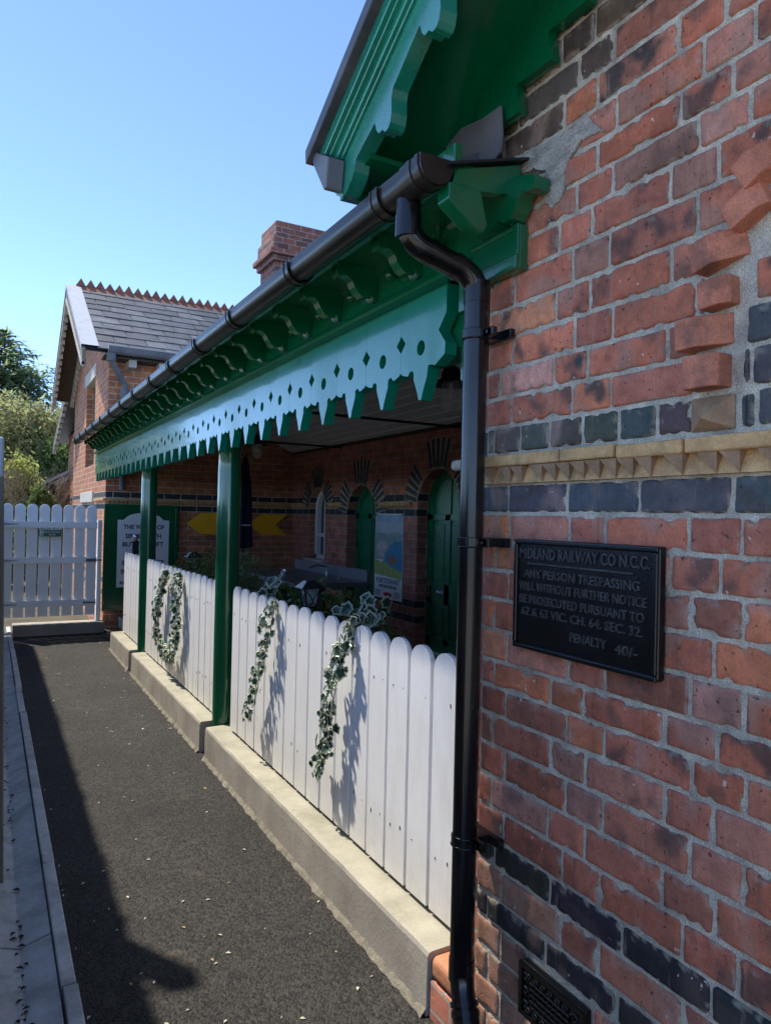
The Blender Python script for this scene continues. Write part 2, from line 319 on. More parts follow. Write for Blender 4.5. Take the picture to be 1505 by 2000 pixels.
def leaf_mat(name, col, var=.5, trans=.35, rough=.5):
    m = bpy.data.materials.new(name); m.use_nodes = True; nt = m.node_tree; L = nt.links; p = nt.nodes['Principled BSDF']
    g = _n(nt, 'NewGeometry'); n = _n(nt, 'TexNoise'); n.inputs['Scale'].default_value = 1.4; n.inputs['Detail'].default_value = 4; L.new(g.outputs['Position'], n.inputs['Vector'])
    n2 = _n(nt, 'TexWhiteNoise'); n2.noise_dimensions = '1D'; L.new(g.outputs['Random Per Island'], n2.inputs['W'])
    hs = _n(nt, 'HueSaturation'); hs.inputs['Color'].default_value = (*col, 1)
    q = _n(nt, 'MapRange'); L.new(n.outputs[0], q.inputs[0]); q.inputs[1].default_value = .3; q.inputs[2].default_value = .7; q.inputs[3].default_value = 1-var*.6; q.inputs[4].default_value = 1+var*.6
    q2 = _n(nt, 'MapRange'); L.new(n2.outputs[0], q2.inputs[0]); q2.inputs[3].default_value = .6; q2.inputs[4].default_value = 1.4
    mu = _n(nt, 'Math', operation='MULTIPLY'); L.new(q.outputs[0], mu.inputs[0]); L.new(q2.outputs[0], mu.inputs[1]); L.new(mu.outputs[0], hs.inputs['Value'])
    q3 = _n(nt, 'MapRange'); L.new(n2.outputs[0], q3.inputs[0]); q3.inputs[3].default_value = .475; q3.inputs[4].default_value = .515; L.new(q3.outputs[0], hs.inputs['Hue'])
    L.new(hs.outputs[0], p.inputs['Base Color']); p.inputs['Roughness'].default_value = rough
    t = _n(nt, 'BsdfTranslucent'); L.new(hs.outputs[0], t.inputs[0]); mx = _n(nt, 'MixShader'); mx.inputs[0].default_value = trans
    L.new(p.outputs[0], mx.inputs[1]); L.new(t.outputs[0], mx.inputs[2]); L.new(mx.outputs[0], nt.nodes['Material Output'].inputs[0])
    return m
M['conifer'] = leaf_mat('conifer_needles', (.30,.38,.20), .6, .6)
M['leafyellow'] = leaf_mat('yellow_green_leaves', (.34,.36,.10), .6, .5)
M['leafolive'] = leaf_mat('olive_leaves', (.38,.39,.18), .6, .55)
M['leafdark'] = leaf_mat('dark_leaves', (.15,.22,.07), .6, .45)
M['ivy'] = leaf_mat('ivy_green', (.030,.075,.050), .4, .2, .35)
M['ivycream'] = leaf_mat('ivy_cream_margin', (.55,.58,.42), .2, .3, .4)
M['leafpot'] = leaf_mat('pot_plant_leaves', (.09,.15,.03), .5, .35)

def asphalt_mat():
    m = bpy.data.materials.new('asphalt'); m.use_nodes = True; nt = m.node_tree; L = nt.links; p = nt.nodes['Principled BSDF']
    g = _n(nt, 'NewGeometry')
    v = _n(nt, 'TexVoronoi'); v.inputs['Scale'].default_value = 105; L.new(g.outputs['Position'], v.inputs['Vector'])
    n = _n(nt, 'TexNoise'); n.inputs['Scale'].default_value = 1.6; n.inputs['Detail'].default_value = 7; n.inputs['Roughness'].default_value = .7; L.new(g.outputs['Position'], n.inputs['Vector'])
    cr = _n(nt, 'ValToRGB'); L.new(v.outputs['Color'], cr.inputs[0]); e = cr.color_ramp.elements
    e[0].position = .15; e[1].position = .95; e[0].color = (.005,.0048,.0046,1); e[1].color = (.047,.042,.035,1)
    mr = _n(nt, 'MapRange'); L.new(n.outputs[0], mr.inputs[0]); mr.inputs[1].default_value = .3; mr.inputs[2].default_value = .72; mr.inputs[3].default_value = .65; mr.inputs[4].default_value = 1.5
    mu = _n(nt, 'Mix', data_type='RGBA', blend_type='MULTIPLY'); mu.inputs[0].default_value = 1; L.new(cr.outputs[0], mu.inputs[6]); L.new(mr.outputs[0], mu.inputs[7])
    d = _n(nt, 'TexNoise'); d.inputs['Scale'].default_value = 3.3; d.inputs['Detail'].default_value = 8; d.inputs['Roughness'].default_value = .75; L.new(g.outputs['Position'], d.inputs['Vector'])
    m2 = _n(nt, 'MapRange'); L.new(d.outputs[0], m2.inputs[0]); m2.inputs[1].default_value = .6; m2.inputs[2].default_value = .75; m2.inputs[3].default_value = 0; m2.inputs[4].default_value = .6
    mx = _n(nt, 'Mix', data_type='RGBA'); L.new(m2.outputs[0], mx.inputs[0]); L.new(mu.outputs[2], mx.inputs[6]); mx.inputs[7].default_value = (.13,.10,.062,1)
    L.new(mx.outputs[2], p.inputs['Base Color']); p.inputs['Roughness'].default_value = .8; p.inputs['Specular IOR Level'].default_value = .4
    bp = _n(nt, 'Bump'); bp.inputs['Strength'].default_value = .9; bp.inputs['Distance'].default_value = .006; bp.invert = True
    L.new(v.outputs['Distance'], bp.inputs['Height']); L.new(bp.outputs[0], p.inputs['Normal'])
    return m
M['path'] = asphalt_mat()
M['ground'] = pbr('bare_ground', (.10,.09,.06), .95, .4, 2, .6, 30, .2)
M['yard'] = pbr('bounce_yard_gravel', (.58,.52,.42), .95, .25, 3, .6, 60, .2)
M['floor'] = pbr('veranda_floor', (.46,.43,.38), .8, .3, 3, .2, 60, .3)

# ------------------------------------------------------------------ ground, path, kerb, floor
def structure(o): o['kind'] = 'structure'; return o
structure(MB().add([(-600,-600,GZ-.06),(600,-600,GZ-.06),(600,900,GZ-.06),(-600,900,GZ-.06)], [(0,1,2,3)]).build('ground', M['ground']))
structure(MB().box(.2, 1.5, -3, 10.44, GZ-.05, GZ).build('path', M['path']))
structure(MB().box(1.6, 4.2, 1.72, 10.44, GZ+.02, -1.45).build('veranda_floor', M['floor']))
# kerb edging stones and the concrete channel beside them
k = MB(); y = -1.0; rr = random.Random(3)
while y < 10.1:
    l = .9 + rr.uniform(-.03, .03); dx = rr.uniform(-.004, .004); dz = rr.uniform(-.004, .004)
    k.box(.243+dx, .290+dx, y, y+l-.006, GZ-.03, -1.548+dz); y += l
structure(k.build('kerb', M['kerb'], bevel=.005))
k = MB()
prof = [(-.12,-1.545),(.02,-1.552),(.10,-1.575),(.135,-1.588),(.165,-1.578),(.238,-1.556),(.238,-1.63),(-.12,-1.63)]
y = -1.0
while y < 10.1:
    k.prism(prof, XZ, y, min(y+1.94, 10.2)); y += 1.95
structure(k.build('drain_channel', M['kerb'], bevel=.004))
structure(MB().box(-14, .2, -14, 10.4, GZ-.055, GZ-.02).build('yard', M['yard']))  # unseen pale ground, added to bounce warm sunlight onto the wall

# ------------------------------------------------------------------ station building (near brick gable and the wall behind the veranda)
station = empty('station_building', (1.3, 0, GZ), 'red brick station building with green bargeboards and a black notice plate on its wall', 'building')

ZJ = [-1.60,-1.49,-1.405,-1.32,-1.235,-1.148,-1.076,-.988,-.911,-.825,-.736,-.647,-.56,-.48,-.405,-.315,-.228,-.144,-.063,.019,.102,
      .188,.268,.351,.432,.518,.606,.698,.783,.860,.935,1.02,1.104,1.188,1.272,1.356,1.44,1.524,1.608,1.692,1.776,1.86,1.944,2.03,2.115,2.2,2.285,2.37]
REDS = [(.36,.105,.052),(.41,.125,.062),(.32,.092,.05),(.38,.135,.075),(.45,.14,.055),(.27,.085,.05),(.42,.175,.115),(.34,.11,.065),(.29,.105,.062),(.34,.095,.045)]
def roofline(y): return 1.115 + .6*(1.66-y)
HOODL = [(.18,1.0),(.27,1.0),(.36,1.0),(.436,.98),(.531,.965),(.588,.915),(.661,.87),(.74,.82),(.80,.74),(.86,.64),(.90,.5)]
def hood_y(z):
    return float(np.interp(z, [a for a, b in HOODL], [b for a, b in HOODL]))
bricks = []      # y0, y1, z0, z1, colour
rb = random.Random(11)
for i in range(len(ZJ)-1):
    z0, z1 = ZJ[i], ZJ[i+1]
    if abs(z0-.102) < .001: continue             # the buff dentil course
    blue = abs(z0-.019) < .001; hdr = abs(z0-.188) < .001; blk = abs(z0+.988) < .001 or abs(z0+1.148) < .001
    y = 1.715; lens = []
    if blue: y = 1.715; first = [.11]; pat = [.236]
    elif hdr: first = [.04]; pat = [.117, .117]
    elif blk: first = [.08 if abs(z0+.988) < .001 else .055]; pat = [.236]
    elif i % 2: first = [.06]; pat = [.236, .122]
    else: first = [.118]; pat = [.236, .122]
    n = 0
    zc = (z0+z1)/2; bias = 1.0 + .10*math.sin(zc*3.1+1)
    while y > -1.6:
        l = first[n] if n < len(first) else pat[(n-len(first)) % len(pat)] + rb.uniform(-.008, .008)
        ya, yb = y-l, y; y -= l; n += 1
        if z0 > roofline(ya)+.1: continue
        red = rb.choice(REDS); f = rb.uniform(.84, 1.14)*bias; red = tuple(1.36*(.68*red[j]+.32*(.37,.130,.085)[j]) for j in range(3))
        if rb.random() < .09: red = rb.choice([(.60,.21,.085),(.58,.27,.20),(.62,.24,.12)])
        c = tuple(min(1, x*f) for x in red)
        if rb.random() < .05: c = tuple(x*.62 for x in c)
        if rb.random() < .04: c = (.40*f, .19*f, .13*f)
        if zc < -.95 and ya > 1.3 and not blk: c = (.40*f, .20*f, .13*f)
        if blue: c = tuple(x*rb.uniform(.8, 1.25) for x in (.088,.086,.088))
        if hdr: c = tuple(x*rb.uniform(.7, 1.2) for x in (.095,.088,.082))
        if blk: c = tuple(x*rb.uniform(.8, 1.2) for x in (.026,.025,.026))
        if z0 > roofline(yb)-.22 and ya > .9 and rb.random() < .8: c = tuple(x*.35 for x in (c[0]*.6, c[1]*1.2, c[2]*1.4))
        J = .0047
        if .19 <= zc <= .86:
            hl = hood_y(zc); hr = hl-.105
            if yb < hr and ya > hr-.32 and zc < .47: c = tuple(x*rb.uniform(.8,1.2) for x in (.088,.084,.088))
            if ya < hl < yb or ya < hr < yb or (ya >= hr and yb <= hl):
                if yb > hl+.02: bricks.append((hl+.006, yb-J, z0+J, z1-J, c))
                if ya < hr-.02:
                    cc = tuple(x*rb.uniform(.8,1.2) for x in (.088,.084,.088)) if zc < .47 else c
                    bricks.append((ya+J, hr-.006, z0+J, z1-J, cc))
                continue
        # the cast vent takes the place of some bricks
        if zc < -1.15 and zc > -1.30 and yb > 1.25 and ya < 1.485:
            if yb > 1.495+.015: bricks.append((1.49, yb-J, z0+J, z1-J, c))
            if ya < 1.235: bricks.append((ya+J, 1.24, z0+J, z1-J, c))
            continue
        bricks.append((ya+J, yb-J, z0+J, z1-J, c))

def brick_mesh(bricks, X=1.28):
    V = []; Fc = []; C = []
    for bi, (y0, y1, z0, z1, c) in enumerate(bricks):
        near = y1 > .55
        L, H = y1-y0, z1-z0
        def ticks(L, n):
            e = [0, .0022, .006, .012]; mid = list(np.linspace(.012, L-.012, n+2))[1:-1]
            return e + mid + [L-t for t in e[::-1]]
        tu = ticks(L, max(2, int(L/(.011 if near else .04)))); tv = ticks(H, 4 if near else 1)
        b = len(V); nu, nv = len(tu), len(tv); sd = bi*7.13
        tilt = random.uniform(-.004, .004); off = random.uniform(-.0018, .0018); tz = random.uniform(-.012, .012)
        rough = random.uniform(.4, 1.3); chip = random.random() < .6
        pc = random.uniform(.15, .95)*(1.15 if z0 > .2 else .9); lite = random.random() < .4; sdx = random.uniform(-.3, .3)
        for v in tv:
            for u in tu:
                y, z = y0+u, z0+v
                d = min(u, L-u, v, H-v)
                # rounded corners
                cu_, cv_ = min(u, L-u), min(v, H-v); rc = .011
                push = 0
                if cu_ < rc and cv_ < rc:
                    q = math.hypot(rc-cu_, rc-cv_)
                    if q > rc: push = q-rc
                nz = noise.noise(Vector((y*38, z*38, sd))); n2 = noise.noise(Vector((y*95, z*95, sd+3)))
                n3 = noise.noise(Vector((y*13, z*13, sd+9)))
                e = 1 if d < .004 else (.5 if d < .009 else 0)
                inset = e*(.0018*nz + .0012*n2 + (max(0, nz-.18)*.016 if chip else 0))*rough
                yy = y + (inset if u < L/2 else -inset) + (push*.7 if u < L/2 else -push*.7)
                zz = z + (inset if v < H/2 else -inset) + (push*.7 if v < H/2 else -push*.7)
                dep = .010 if d == 0 else (.0032 if d < .003 else (.001 if d < .007 else 0))
                x = X + dep + off + tilt*(u/L-.5) + tz*(v-H/2) + .0010*nz*rough + .0005*n2 + (max(0, nz-.18)*.014*e if chip else 0)
                V.append((x, yy, zz))
                k = 1 + .22*n3 + .12*nz
                col = [c[0]*k, c[1]*k, c[2]*k]
                s_ = max(0, min(1, (n3+sdx*.5+.35*nz-.10)*2.6))*pc
                col = [col[j]*(1-s_) + (.075,.052,.045)[j]*s_ for j in range(3)]
                if lite:
                    s_ = max(0, min(1, (-n3-.05)*3))*.45; col = [col[j]*(1-s_) + (.40,.26,.20)[j]*s_ for j in range(3)]
                if d < .012 and n2*.6+nz > (.05 if d < .003 else .38):
                    k2 = .65 if d < .006 else .4; col = [col[j]*(1-k2) + (.34,.29,.22)[j]*k2 for j in range(3)]
                C.append((*[max(0, q_) for q_ in col], 1))
        for j in range(nv-1):
            for i in range(nu-1):
                a = b+j*nu+i; Fc.append((a, a+nu, a+nu+1, a+1))
    return V, Fc, C
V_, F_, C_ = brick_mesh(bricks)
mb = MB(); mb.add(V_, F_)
# mortar bed behind the bricks, up to the roof line
mb.mi = 1
bx = 1.2868
NY, NZ = 170, 90
mv = []; mf = []
for j in range(NZ+1):
    for i in range(NY+1):
        y = 1.712 - i*(1.712+1.7)/NY; top = roofline(y)+.2; z = -1.62 + j*(top+1.62)/NZ
        mv.append((bx + .0016*noise.noise(Vector((y*60, z*60, 1.7))) + .001*noise.noise(Vector((y*150, z*150, 4))), y, z))
for j in range(NZ):
    for i in range(NY):
        a = j*(NY+1)+i; mf.append((a, a+1, a+NY+2, a+NY+1))
mb.add(mv, mf)
mb.box(1.30, 1.62, -1.7, 1.712, -1.62, 1.10)
gw = mb.build('gable_wall', [M['brick'], M['mortar']], station, uv=False)
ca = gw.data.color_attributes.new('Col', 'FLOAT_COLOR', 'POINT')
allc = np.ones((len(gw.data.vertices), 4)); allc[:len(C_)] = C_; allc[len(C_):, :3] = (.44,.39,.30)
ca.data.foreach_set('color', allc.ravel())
gw.data.polygons.foreach_set('use_smooth', [True]*len(gw.data.polygons))

# buff string course with dog-tooth dentils
mb = MB(); y = 1.71; rs = random.Random(5)
while y > -1.5:
    l = rs.choice([.17,.3,.33,.36]) + rs.uniform(-.02,.02)
    dz = rs.uniform(-.003,.003); mb.box(1.252+rs.uniform(-.003,.003), 1.30, y-l+.004, y-.003, .149+dz, .181+dz); y -= l
band = mb.build('string_course', M['yellowbrick'], station, bevel=.006, seg=3)
mb = MB(); y = 1.70
while y > -1.4:
    if rs.random() < .07: y -= .03; continue
    p = .0505; xf = 1.256; xb = 1.281
    tl, tr = (xf, y, .149), (xf+.002, y-p*.97, .149); bt = (xf+.010, y-p*.86, .104)
    bl = (xb, y, .149); br = (xb, y-p*.95, .149); bb = (xb+.004, y-p*.8, .103)
    mb.add([tl, tr, bt, bl, br, bb], [(0,1,2),(0,2,5,3),(1,4,5,2),(0,3,4,1)])
    y -= p
mb.build('dentil_course', M['buffdark'], station)
MB().add([(1.283,1.71,.149),(1.268,1.71,.103),(1.268,-1.5,.103),(1.283,-1.5,.149),(1.30,1.71,.103),(1.30,-1.5,.103)], [(0,1,2,3),(1,4,5,2)]).build('dentil_bed', M['yellowbrick'], station)
# impost stone showing past the corner of the wall
MB().box(1.32, 1.42, 1.725, 1.955, .158, .192).build('impost_stone', M['buffpale'], station, bevel=.012, seg=3)
MB().box(1.32, 1.62, 1.713, 1.78, -1.6, 1.0).build('corner_pier', M['brick_back'], station)

# hood mould of projecting bricks round the arch at the right
mb = MB()
def hood_block(yc, zc, hw, hh, ang, proj, cham):
    c, s = math.cos(ang), math.sin(ang)
    def P(a, b, x): return (x, yc + a*c - b*s, zc + a*s + b*c)
    x0 = 1.28-proj*.8; xb = 1.29; hw *= .92; hh *= .95
    # front face narrowed by a chamfer on the arch side (-Y)
    vs = [P(-hw+cham,-hh,x0), P(hw,-hh,x0), P(hw,hh,x0), P(-hw+cham,hh,x0), P(-hw,-hh,xb), P(hw,-hh,xb), P(hw,hh,xb), P(-hw,hh,xb), P(-hw,-hh,x0+cham*.8), P(-hw,hh,x0+cham*.8)]
    mb.add(vs, [(0,3,2,1),(1,2,6,5),(0,1,5,4,8),(3,9,7,6,2),(0,8,9,3),(8,4,7,9)])
for yc, zc, hw, hh, a, pr, ch in [(.955,.308,.043,.035,.0,.055,.012),(.965,.392,.057,.033,-.03,.05,.055),(.935,.464,.036,.030,-.06,.045,.02),
                               (.935,.552,.055,.033,-.22,.05,.055),(.873,.616,.043,.030,-.45,.045,.02),(.842,.690,.05,.033,-.55,.05,.05),(.772,.742,.043,.030,-.75,.045,.02),
                               (.70,.80,.055,.033,-.9,.05,.05),(.62,.835,.043,.03,-1.1,.045,.02)]:
    hood_block(yc, zc, hw, hh, a, pr, ch)
mb.build('hood_mould', M['hood'], station, bevel=.0035, seg=2)
MB().add([(1.283,1.005,.262),(1.283,.905,.262),(1.283,.905,.192),(1.283,1.005,.192),(1.245,.955,.215)],
         [(0,1,4),(1,2,4),(2,3,4),(3,0,4)]).build('label_stop', M['buffdark'], station, bevel=.003)

# cement patch under the roof end
mb = MB(); pts = [(1.60,.978),(1.56,.965),(1.52,.960),(1.49,.945),(1.465,.93),(1.472,.88),(1.47,.852),(1.44,.825),(1.41,.835),(1.395,.862),(1.398,.90),(1.375,.935),(1.345,.958),(1.30,.955),(1.262,.945),(1.290,.972),(1.318,1.008),(1.37,1.002),(1.42,1.012),(1.47,1.008),(1.521,1.022),(1.56,1.018),(1.60,1.032)]
op = []
for i in range(len(pts)):
    p, q = pts[i], pts[(i+1) % len(pts)]
    for t in np.linspace(0, 1, 7)[:-1]:
        y_, z_ = p[0]+(q[0]-p[0])*t, p[1]+(q[1]-p[1])*t; j = Vector((y_*90, z_*90, 3.1)); op.append((y_+.005*noise.noise(j), z_+.006*noise.noise(j+Vector((9,4,2)))))
vs, fs = poly_fill([op], .006, YZ, 1.2762); mb.add(vs, fs)
mb.build('cement_patch', M['cement'], station)

# cast iron air vent
mb = MB(); mb.box(1.262,1.285,1.25,1.482,-1.296,-1.162)
vent = mb.build('air_vent', M['iron'], station, bevel=.004)
mb = MB()
for (a, b, c, d) in ((1.25,1.482,-1.174,-1.162),(1.25,1.482,-1.296,-1.284),(1.25,1.262,-1.284,-1.174),(1.47,1.482,-1.284,-1.174)):
    mb.box(1.254,1.263,a,b,c,d)
for i in range(9):
    yy = 1.30+i*.0165; mb.tube([(1.257,yy,-1.262),(1.257,yy+.012,-1.23),(1.257,yy,-1.198)], .0032, 6)
for i in range(5): mb.tube([(1.256,1.295,-1.258+i*.015),(1.256,1.437,-1.258+i*.015)], .0026, 6)
for yy, sg in ((1.276,1),(1.456,-1)):
    for zz in (-1.265,-1.229,-1.193):
        mb.tube([(1.257, yy+.010*math.cos(t)*(1-t/9), zz+.013*math.sin(t)*(1-t/9)) for t in np.linspace(0,6.5,14)], .003, 6)
for yc in np.linspace(1.285,1.447,7):
    for zz in (-1.186,-1.273): mb.tube([(1.257, yc+.008*math.cos(t), zz+.006*math.sin(t)) for t in np.linspace(0,6.28,9)], .0022, 6)
mb.build('vent_tracery', M['iron'], vent)

# bullnose corner bricks at the foot of the wall
mb = MB(); mb.box(1.284,1.42,1.716,1.955,-1.485,-1.412); mb.build('bullnose_brick', M['orangebrick'], station, bevel=.024, seg=4)
mb = MB(); mb.box(1.286,1.42,1.716,1.955,-1.62,-1.492); mb.build('corner_footing', M['brick_back'], station, bevel=.006)

# wall behind the veranda, with its arched openings
XB = 4.127; ZT = 1.05; YA, YE = 1.72, 10.45
OP = [dict(yc=6.33, r=.40, zs=.12, z0=-1.45), dict(yc=8.10, r=.40, zs=.0, z0=-1.45), dict(yc=9.47, r=.28, zs=.10, z0=-.62)]
mb = MB()
def wq(y0, y1, z0, z1): mb.quad((XB,y0,z0),(XB,y0,z1),(XB,y1,z1),(XB,y1,z0))
cur = YA; NA = 20
for o in OP:
    a, b = o['yc']-o['r'], o['yc']+o['r']; wq(cur, a, -1.6, ZT); cur = b
    if o['z0'] > -1.4: wq(a, b, -1.6, o['z0'])
    arc = [(o['yc']-o['r']*math.cos(math.pi*t/NA), o['zs']+o['r']*math.sin(math.pi*t/NA)) for t in range(NA+1)]; o['arc'] = arc
    for (p, q) in zip(arc[:-1], arc[1:]): mb.quad((XB,p[0],p[1]),(XB,p[0],ZT),(XB,q[0],ZT),(XB,q[0],q[1]))
    loop = [(a,o['z0'])]+arc+[(b,o['z0'])]
    for (p, q) in zip(loop[:-1], loop[1:]): mb.quad((XB,p[0],p[1]),(XB,q[0],q[1]),(XB+.24,q[0],q[1]),(XB+.24,p[0],p[1]))
    if o['z0'] > -1.4: mb.quad((XB,a,o['z0']),(XB,b,o['z0']),(XB+.24,b,o['z0']),(XB+.24,a,o['z0']))
wq(cur, YE, -1.6, ZT)
mb.build('back_wall', M['brick_back'], station)
# dark voussoirs
for o in OP:
    for a0 in (90, 27, 153):
        mb = MB()
        for kk in range(5):
            a = R(a0 + (kk-2)*(8.2 if o['r'] > .3 else 9)); ca_, sa_ = math.cos(a), math.sin(a)
            r0, r1 = o['r']+.03, o['r']+(.33 if a0 == 90 else .27); wd = .0255
            pts = []
            for (r_, s_) in ((r0,-1),(r1,-1.25),(r1,1.25),(r0,1)):
                pts.append((o['yc']+r_*ca_-s_*wd*sa_*.85, o['zs']+r_*sa_+s_*wd*ca_*.85))
            mb.prism(pts, YZ, XB-.012, XB+.01)
        bk = MB(); hs_ = R(2.55*(8.2 if o['r'] > .3 else 9)); ra, rb_ = o['r']+.022, o['r']+(.335 if a0 == 90 else .275)
        bk.prism([(o['yc']+r_*math.cos(R(a0)+q_), o['zs']+r_*math.sin(R(a0)+q_)) for r_, q_ in ((ra,-hs_),(rb_,-hs_*.92),(rb_,0),(rb_,hs_*.92),(ra,hs_),(ra,0))], YZ, XB-.006, XB+.01)
        bk.build('voussoir_mortar', M['mortar'], station)
        mb.build('dark_voussoirs', M['bluebrick'], station, bevel=.003)
edges = [YA]
for o in OP: edges += [o['yc']-o['r']-.12, o['yc']+o['r']+.12]
edges.append(YE)
for a, b in zip(edges[0::2], edges[1::2]):
    mb = MB(); mb.box(XB-.035, XB+.01, a, b, .148, .182); n = int((b-a)/.055)
    for i in range(n):
        y = a+i*(b-a)/n; mb.add([(XB-.03,y,.147),(XB-.03,y+.05,.147),(XB-.006,y+.04,.104),(XB,y,.147),(XB,y+.05,.147),(XB,y+.04,.10)], [(0,1,2),(0,2,5,3),(1,4,5,2)])
    mb.build('back_string_course', M['yellowbrick'], station)

def door(o, name, plate_z, plate_y, hy):
    a, b = o['yc']-o['r'], o['yc']+o['r']; X = XB+.15
    pts = [(a,o['z0'])]+o['arc']+[(b,o['z0'])]
    mb = MB(); mb.prism(pts, YZ, X, X+.045); d = mb.build(name, M['doorgreen'], station, bevel=.003)
    mb = MB()                                   # raised frame leaves panels
    st = .10
    for (y0,y1,z0,z1) in ((a,a+st,-1.45,.15),(b-st,b,-1.45,.15),(o['yc']-.05,o['yc']+.05,-1.35,.42),(a,b,-1.45,-1.28),(a+.02,b-.02,-.92,-.70),(a,b,-.02,.05)):
        mb.box(X-.016, X+.002, y0, y1, z0, z1)
    inner = [(o['yc']+(p[0]-o['yc'])*.78, o['zs']+(p[1]-o['zs'])*.78) for p in o['arc']]
    for i in range(len(inner)-1):
        p, q, p2, q2 = o['arc'][i], o['arc'][i+1], inner[i], inner[i+1]
        mb.prism([p, q, q2, p2], YZ, X-.014, X+.002)
    mb.build('door_frame', M['doorgreen'], d, bevel=.004)
    mb = MB()
    for i in range(4):
        for (ya, yb) in ((a+st+.015, o['yc']-.065), (o['yc']+.065, b-st-.015)):
            pass
    for (ya, yb) in ((a+st+.02, o['yc']-.07), (o['yc']+.07, b-st-.02)):
        mb.box(X-.010, X+.001, ya, yb, -1.24, -.96); mb.box(X-.010, X+.001, ya, yb, -.66, -.06)
    mb.build('door_panel', M['doorgreen'], d, bevel=.006)
    mb = MB(); mb.tube([(X-.02,hy,-.72),(X-.06,hy,-.72),(X-.06,hy-.10,-.725)], .009, 8); mb.box(X-.022,X-.014,hy-.02,hy+.02,-.86,-.66)
    mb.build('door_handle', M['chrome'], d, smooth=40)
    mb = MB(); mb.tube([(X-.022,hy,-.42),(X-.055,hy,-.40),(X-.055,hy,-.30),(X-.022,hy,-.28)], .008, 8); mb.build('pull_handle', M['chrome'], d, smooth=40)
    mb = MB(); mb.box(X-.026,X-.0165,plate_y-.085,plate_y+.085,plate_z-.032,plate_z+.032)
    s = mb.build('door_sign', M['black'], d, bevel=.004)
    mb = MB(); vs, fs = text_mesh('PRIVATE', .05, lambda u, v, w: (X-.0285-w, plate_y-u, plate_z+v), .0006, width=.135, bold=.001); mb.add(vs, fs)
    mb.build('sign_lettering', M['whitetext'], s, uv=False)
    return d
door(OP[0], 'panelled_door', -.79, 6.44, 6.67)
door(OP[1], 'panelled_door', -.84, 8.14, 8.44)
# sash window
o = OP[2]; X = XB+.11; a, b = o['yc']-o['r'], o['yc']+o['r']
wn = MB().prism([(a,o['z0'])]+o['arc']+[(b,o['z0'])], YZ, X+.05, X+.06).build('window', M['pane'], station)
mb = MB(); ring_o = [(a,o['z0'])]+o['arc']+[(b,o['z0'])]; ri = .75
ring_i = [(o['yc']+(p[0]-o['yc'])*ri, (o['zs']+(p[1]-o['zs'])*ri) if p[1] > o['zs'] else p[1]) for p in ring_o]
for i in range(len(ring_o)-1): mb.prism([ring_o[i], ring_o[i+1], ring_i[i+1], ring_i[i]], YZ, X-.02, X+.05)
mb.box(X-.015,X+.05,a,b,-.30,-.25); mb.box(X-.02,X+.05,a,b,o['z0'],o['z0']+.06); mb.box(X+.0,X+.045,o['yc']-.012,o['yc']+.012,o['z0'],.3)
mb.build('window_frame', M['signwhite'], wn, bevel=.003)
MB().box(XB-.06,XB+.12,a-.08,b+.08,o['z0']-.09,o['z0']+.002).build('window_sill', M['stone'], station, bevel=.006)

# gable roof over the near wall: slates, soffit, bargeboard, stepped board, lead
S = .592
def rl(y, z_at=1.036, y_at=2.067): return z_at + S*(y_at-y)
RY = -2.2
mb = MB(); mb.prism([(2.10,1.105),(RY,1.105+.56*(2.10-RY)),(RY,1.155+.56*(2.10-RY)),(2.105,1.150)], YZ, .845, 4.2)
mb.prism([(RY,1.105+.56*(2.10-RY)),(RY-4.3,1.105),(RY-4.32,1.150),(RY,1.155+.56*(2.10-RY))], YZ, .845, 4.2)
mb.build('slate_roof', M['slate'], station, bevel=.004)
mb = MB(); mb.prism([(2.05,1.075),(RY,1.075+.56*(2.05-RY)),(RY,1.095+.56*(2.05-RY)),(2.06,1.095)], YZ, .95, 1.30)
mb.box(.95,1.30,2.03,2.06,1.0,1.09); mb.prism([(2.06,1.02),(1.86,1.05),(1.86,1.065),(2.06,1.04)], YZ, .95, 1.30)
for i in range(3): 
    yy = 1.95-i*.0
mb.build('soffit', M['green'], station)
def barge_outline():
    pts = [(2.088,1.055),(2.078,1.030),(2.067,1.036),(2.05,1.028),(2.02,.994),(1.985,.975),(1.955,.976),(1.935,.988),(1.912,1.005),(1.900,1.019),(1.893,1.05)]
    unit = [(0,0),(.012,-.028),(.026,-.042),(.045,-.040),(.062,-.054),(.079,-.052),(.090,-.040),(.096,-.015),(.094,.025),(.100,.046)]
    y0, z0 = 1.776, 1.105
    pts.append((1.885,1.056))
    n = 0
    while y0 > RY+.3:
        pts += [(y0-u, z0+v) for u, v in unit]; y0 -= .233; z0 += .138
    pts.append((RY+.06, 1.10+.56*(2.1-RY-.06)-.18)); pts += [(RY+.06, 1.100+.56*(2.1-RY-.06)), (2.09,1.100)]
    return pts
vs, fs = poly_fill([barge_outline()], .048, YZ, .920); mb = MB(); mb.add(vs, fs)
bg_ = mb.build('bargeboard', M['barge'], station, bevel=.003, seg=2)
mb = MB()
for (o1, o2, x0) in ((-.004,.042,.874),(.042,.050,.888),(.050,.078,.900),(.078,.088,.911)):
    ya_, yb_ = (2.251-o1)/1.095, (2.251-o2)/1.095
    mb.prism([(yb_,1.103-o2+.56*(2.10-yb_)),(RY,1.103-o2+.56*(2.10-RY)),(RY,1.103-o1+.56*(2.10-RY)),(ya_,1.103-o1+.56*(2.10-ya_))], YZ, x0, .9205)
mb.build('bargeboard_moulding', M['barge'], bg_, bevel=.004, seg=2)
mb = MB(); mb.prism([(2.095,1.146),(2.075,1.095),(1.99,.985),(1.975,.988),(1.962,1.076),(2.055,1.128)], YZ, .862, .918)
mb.build('lead_cap', M['lead'], bg_, bevel=.004)
pts = []; y0, z0 = 1.665, 1.125
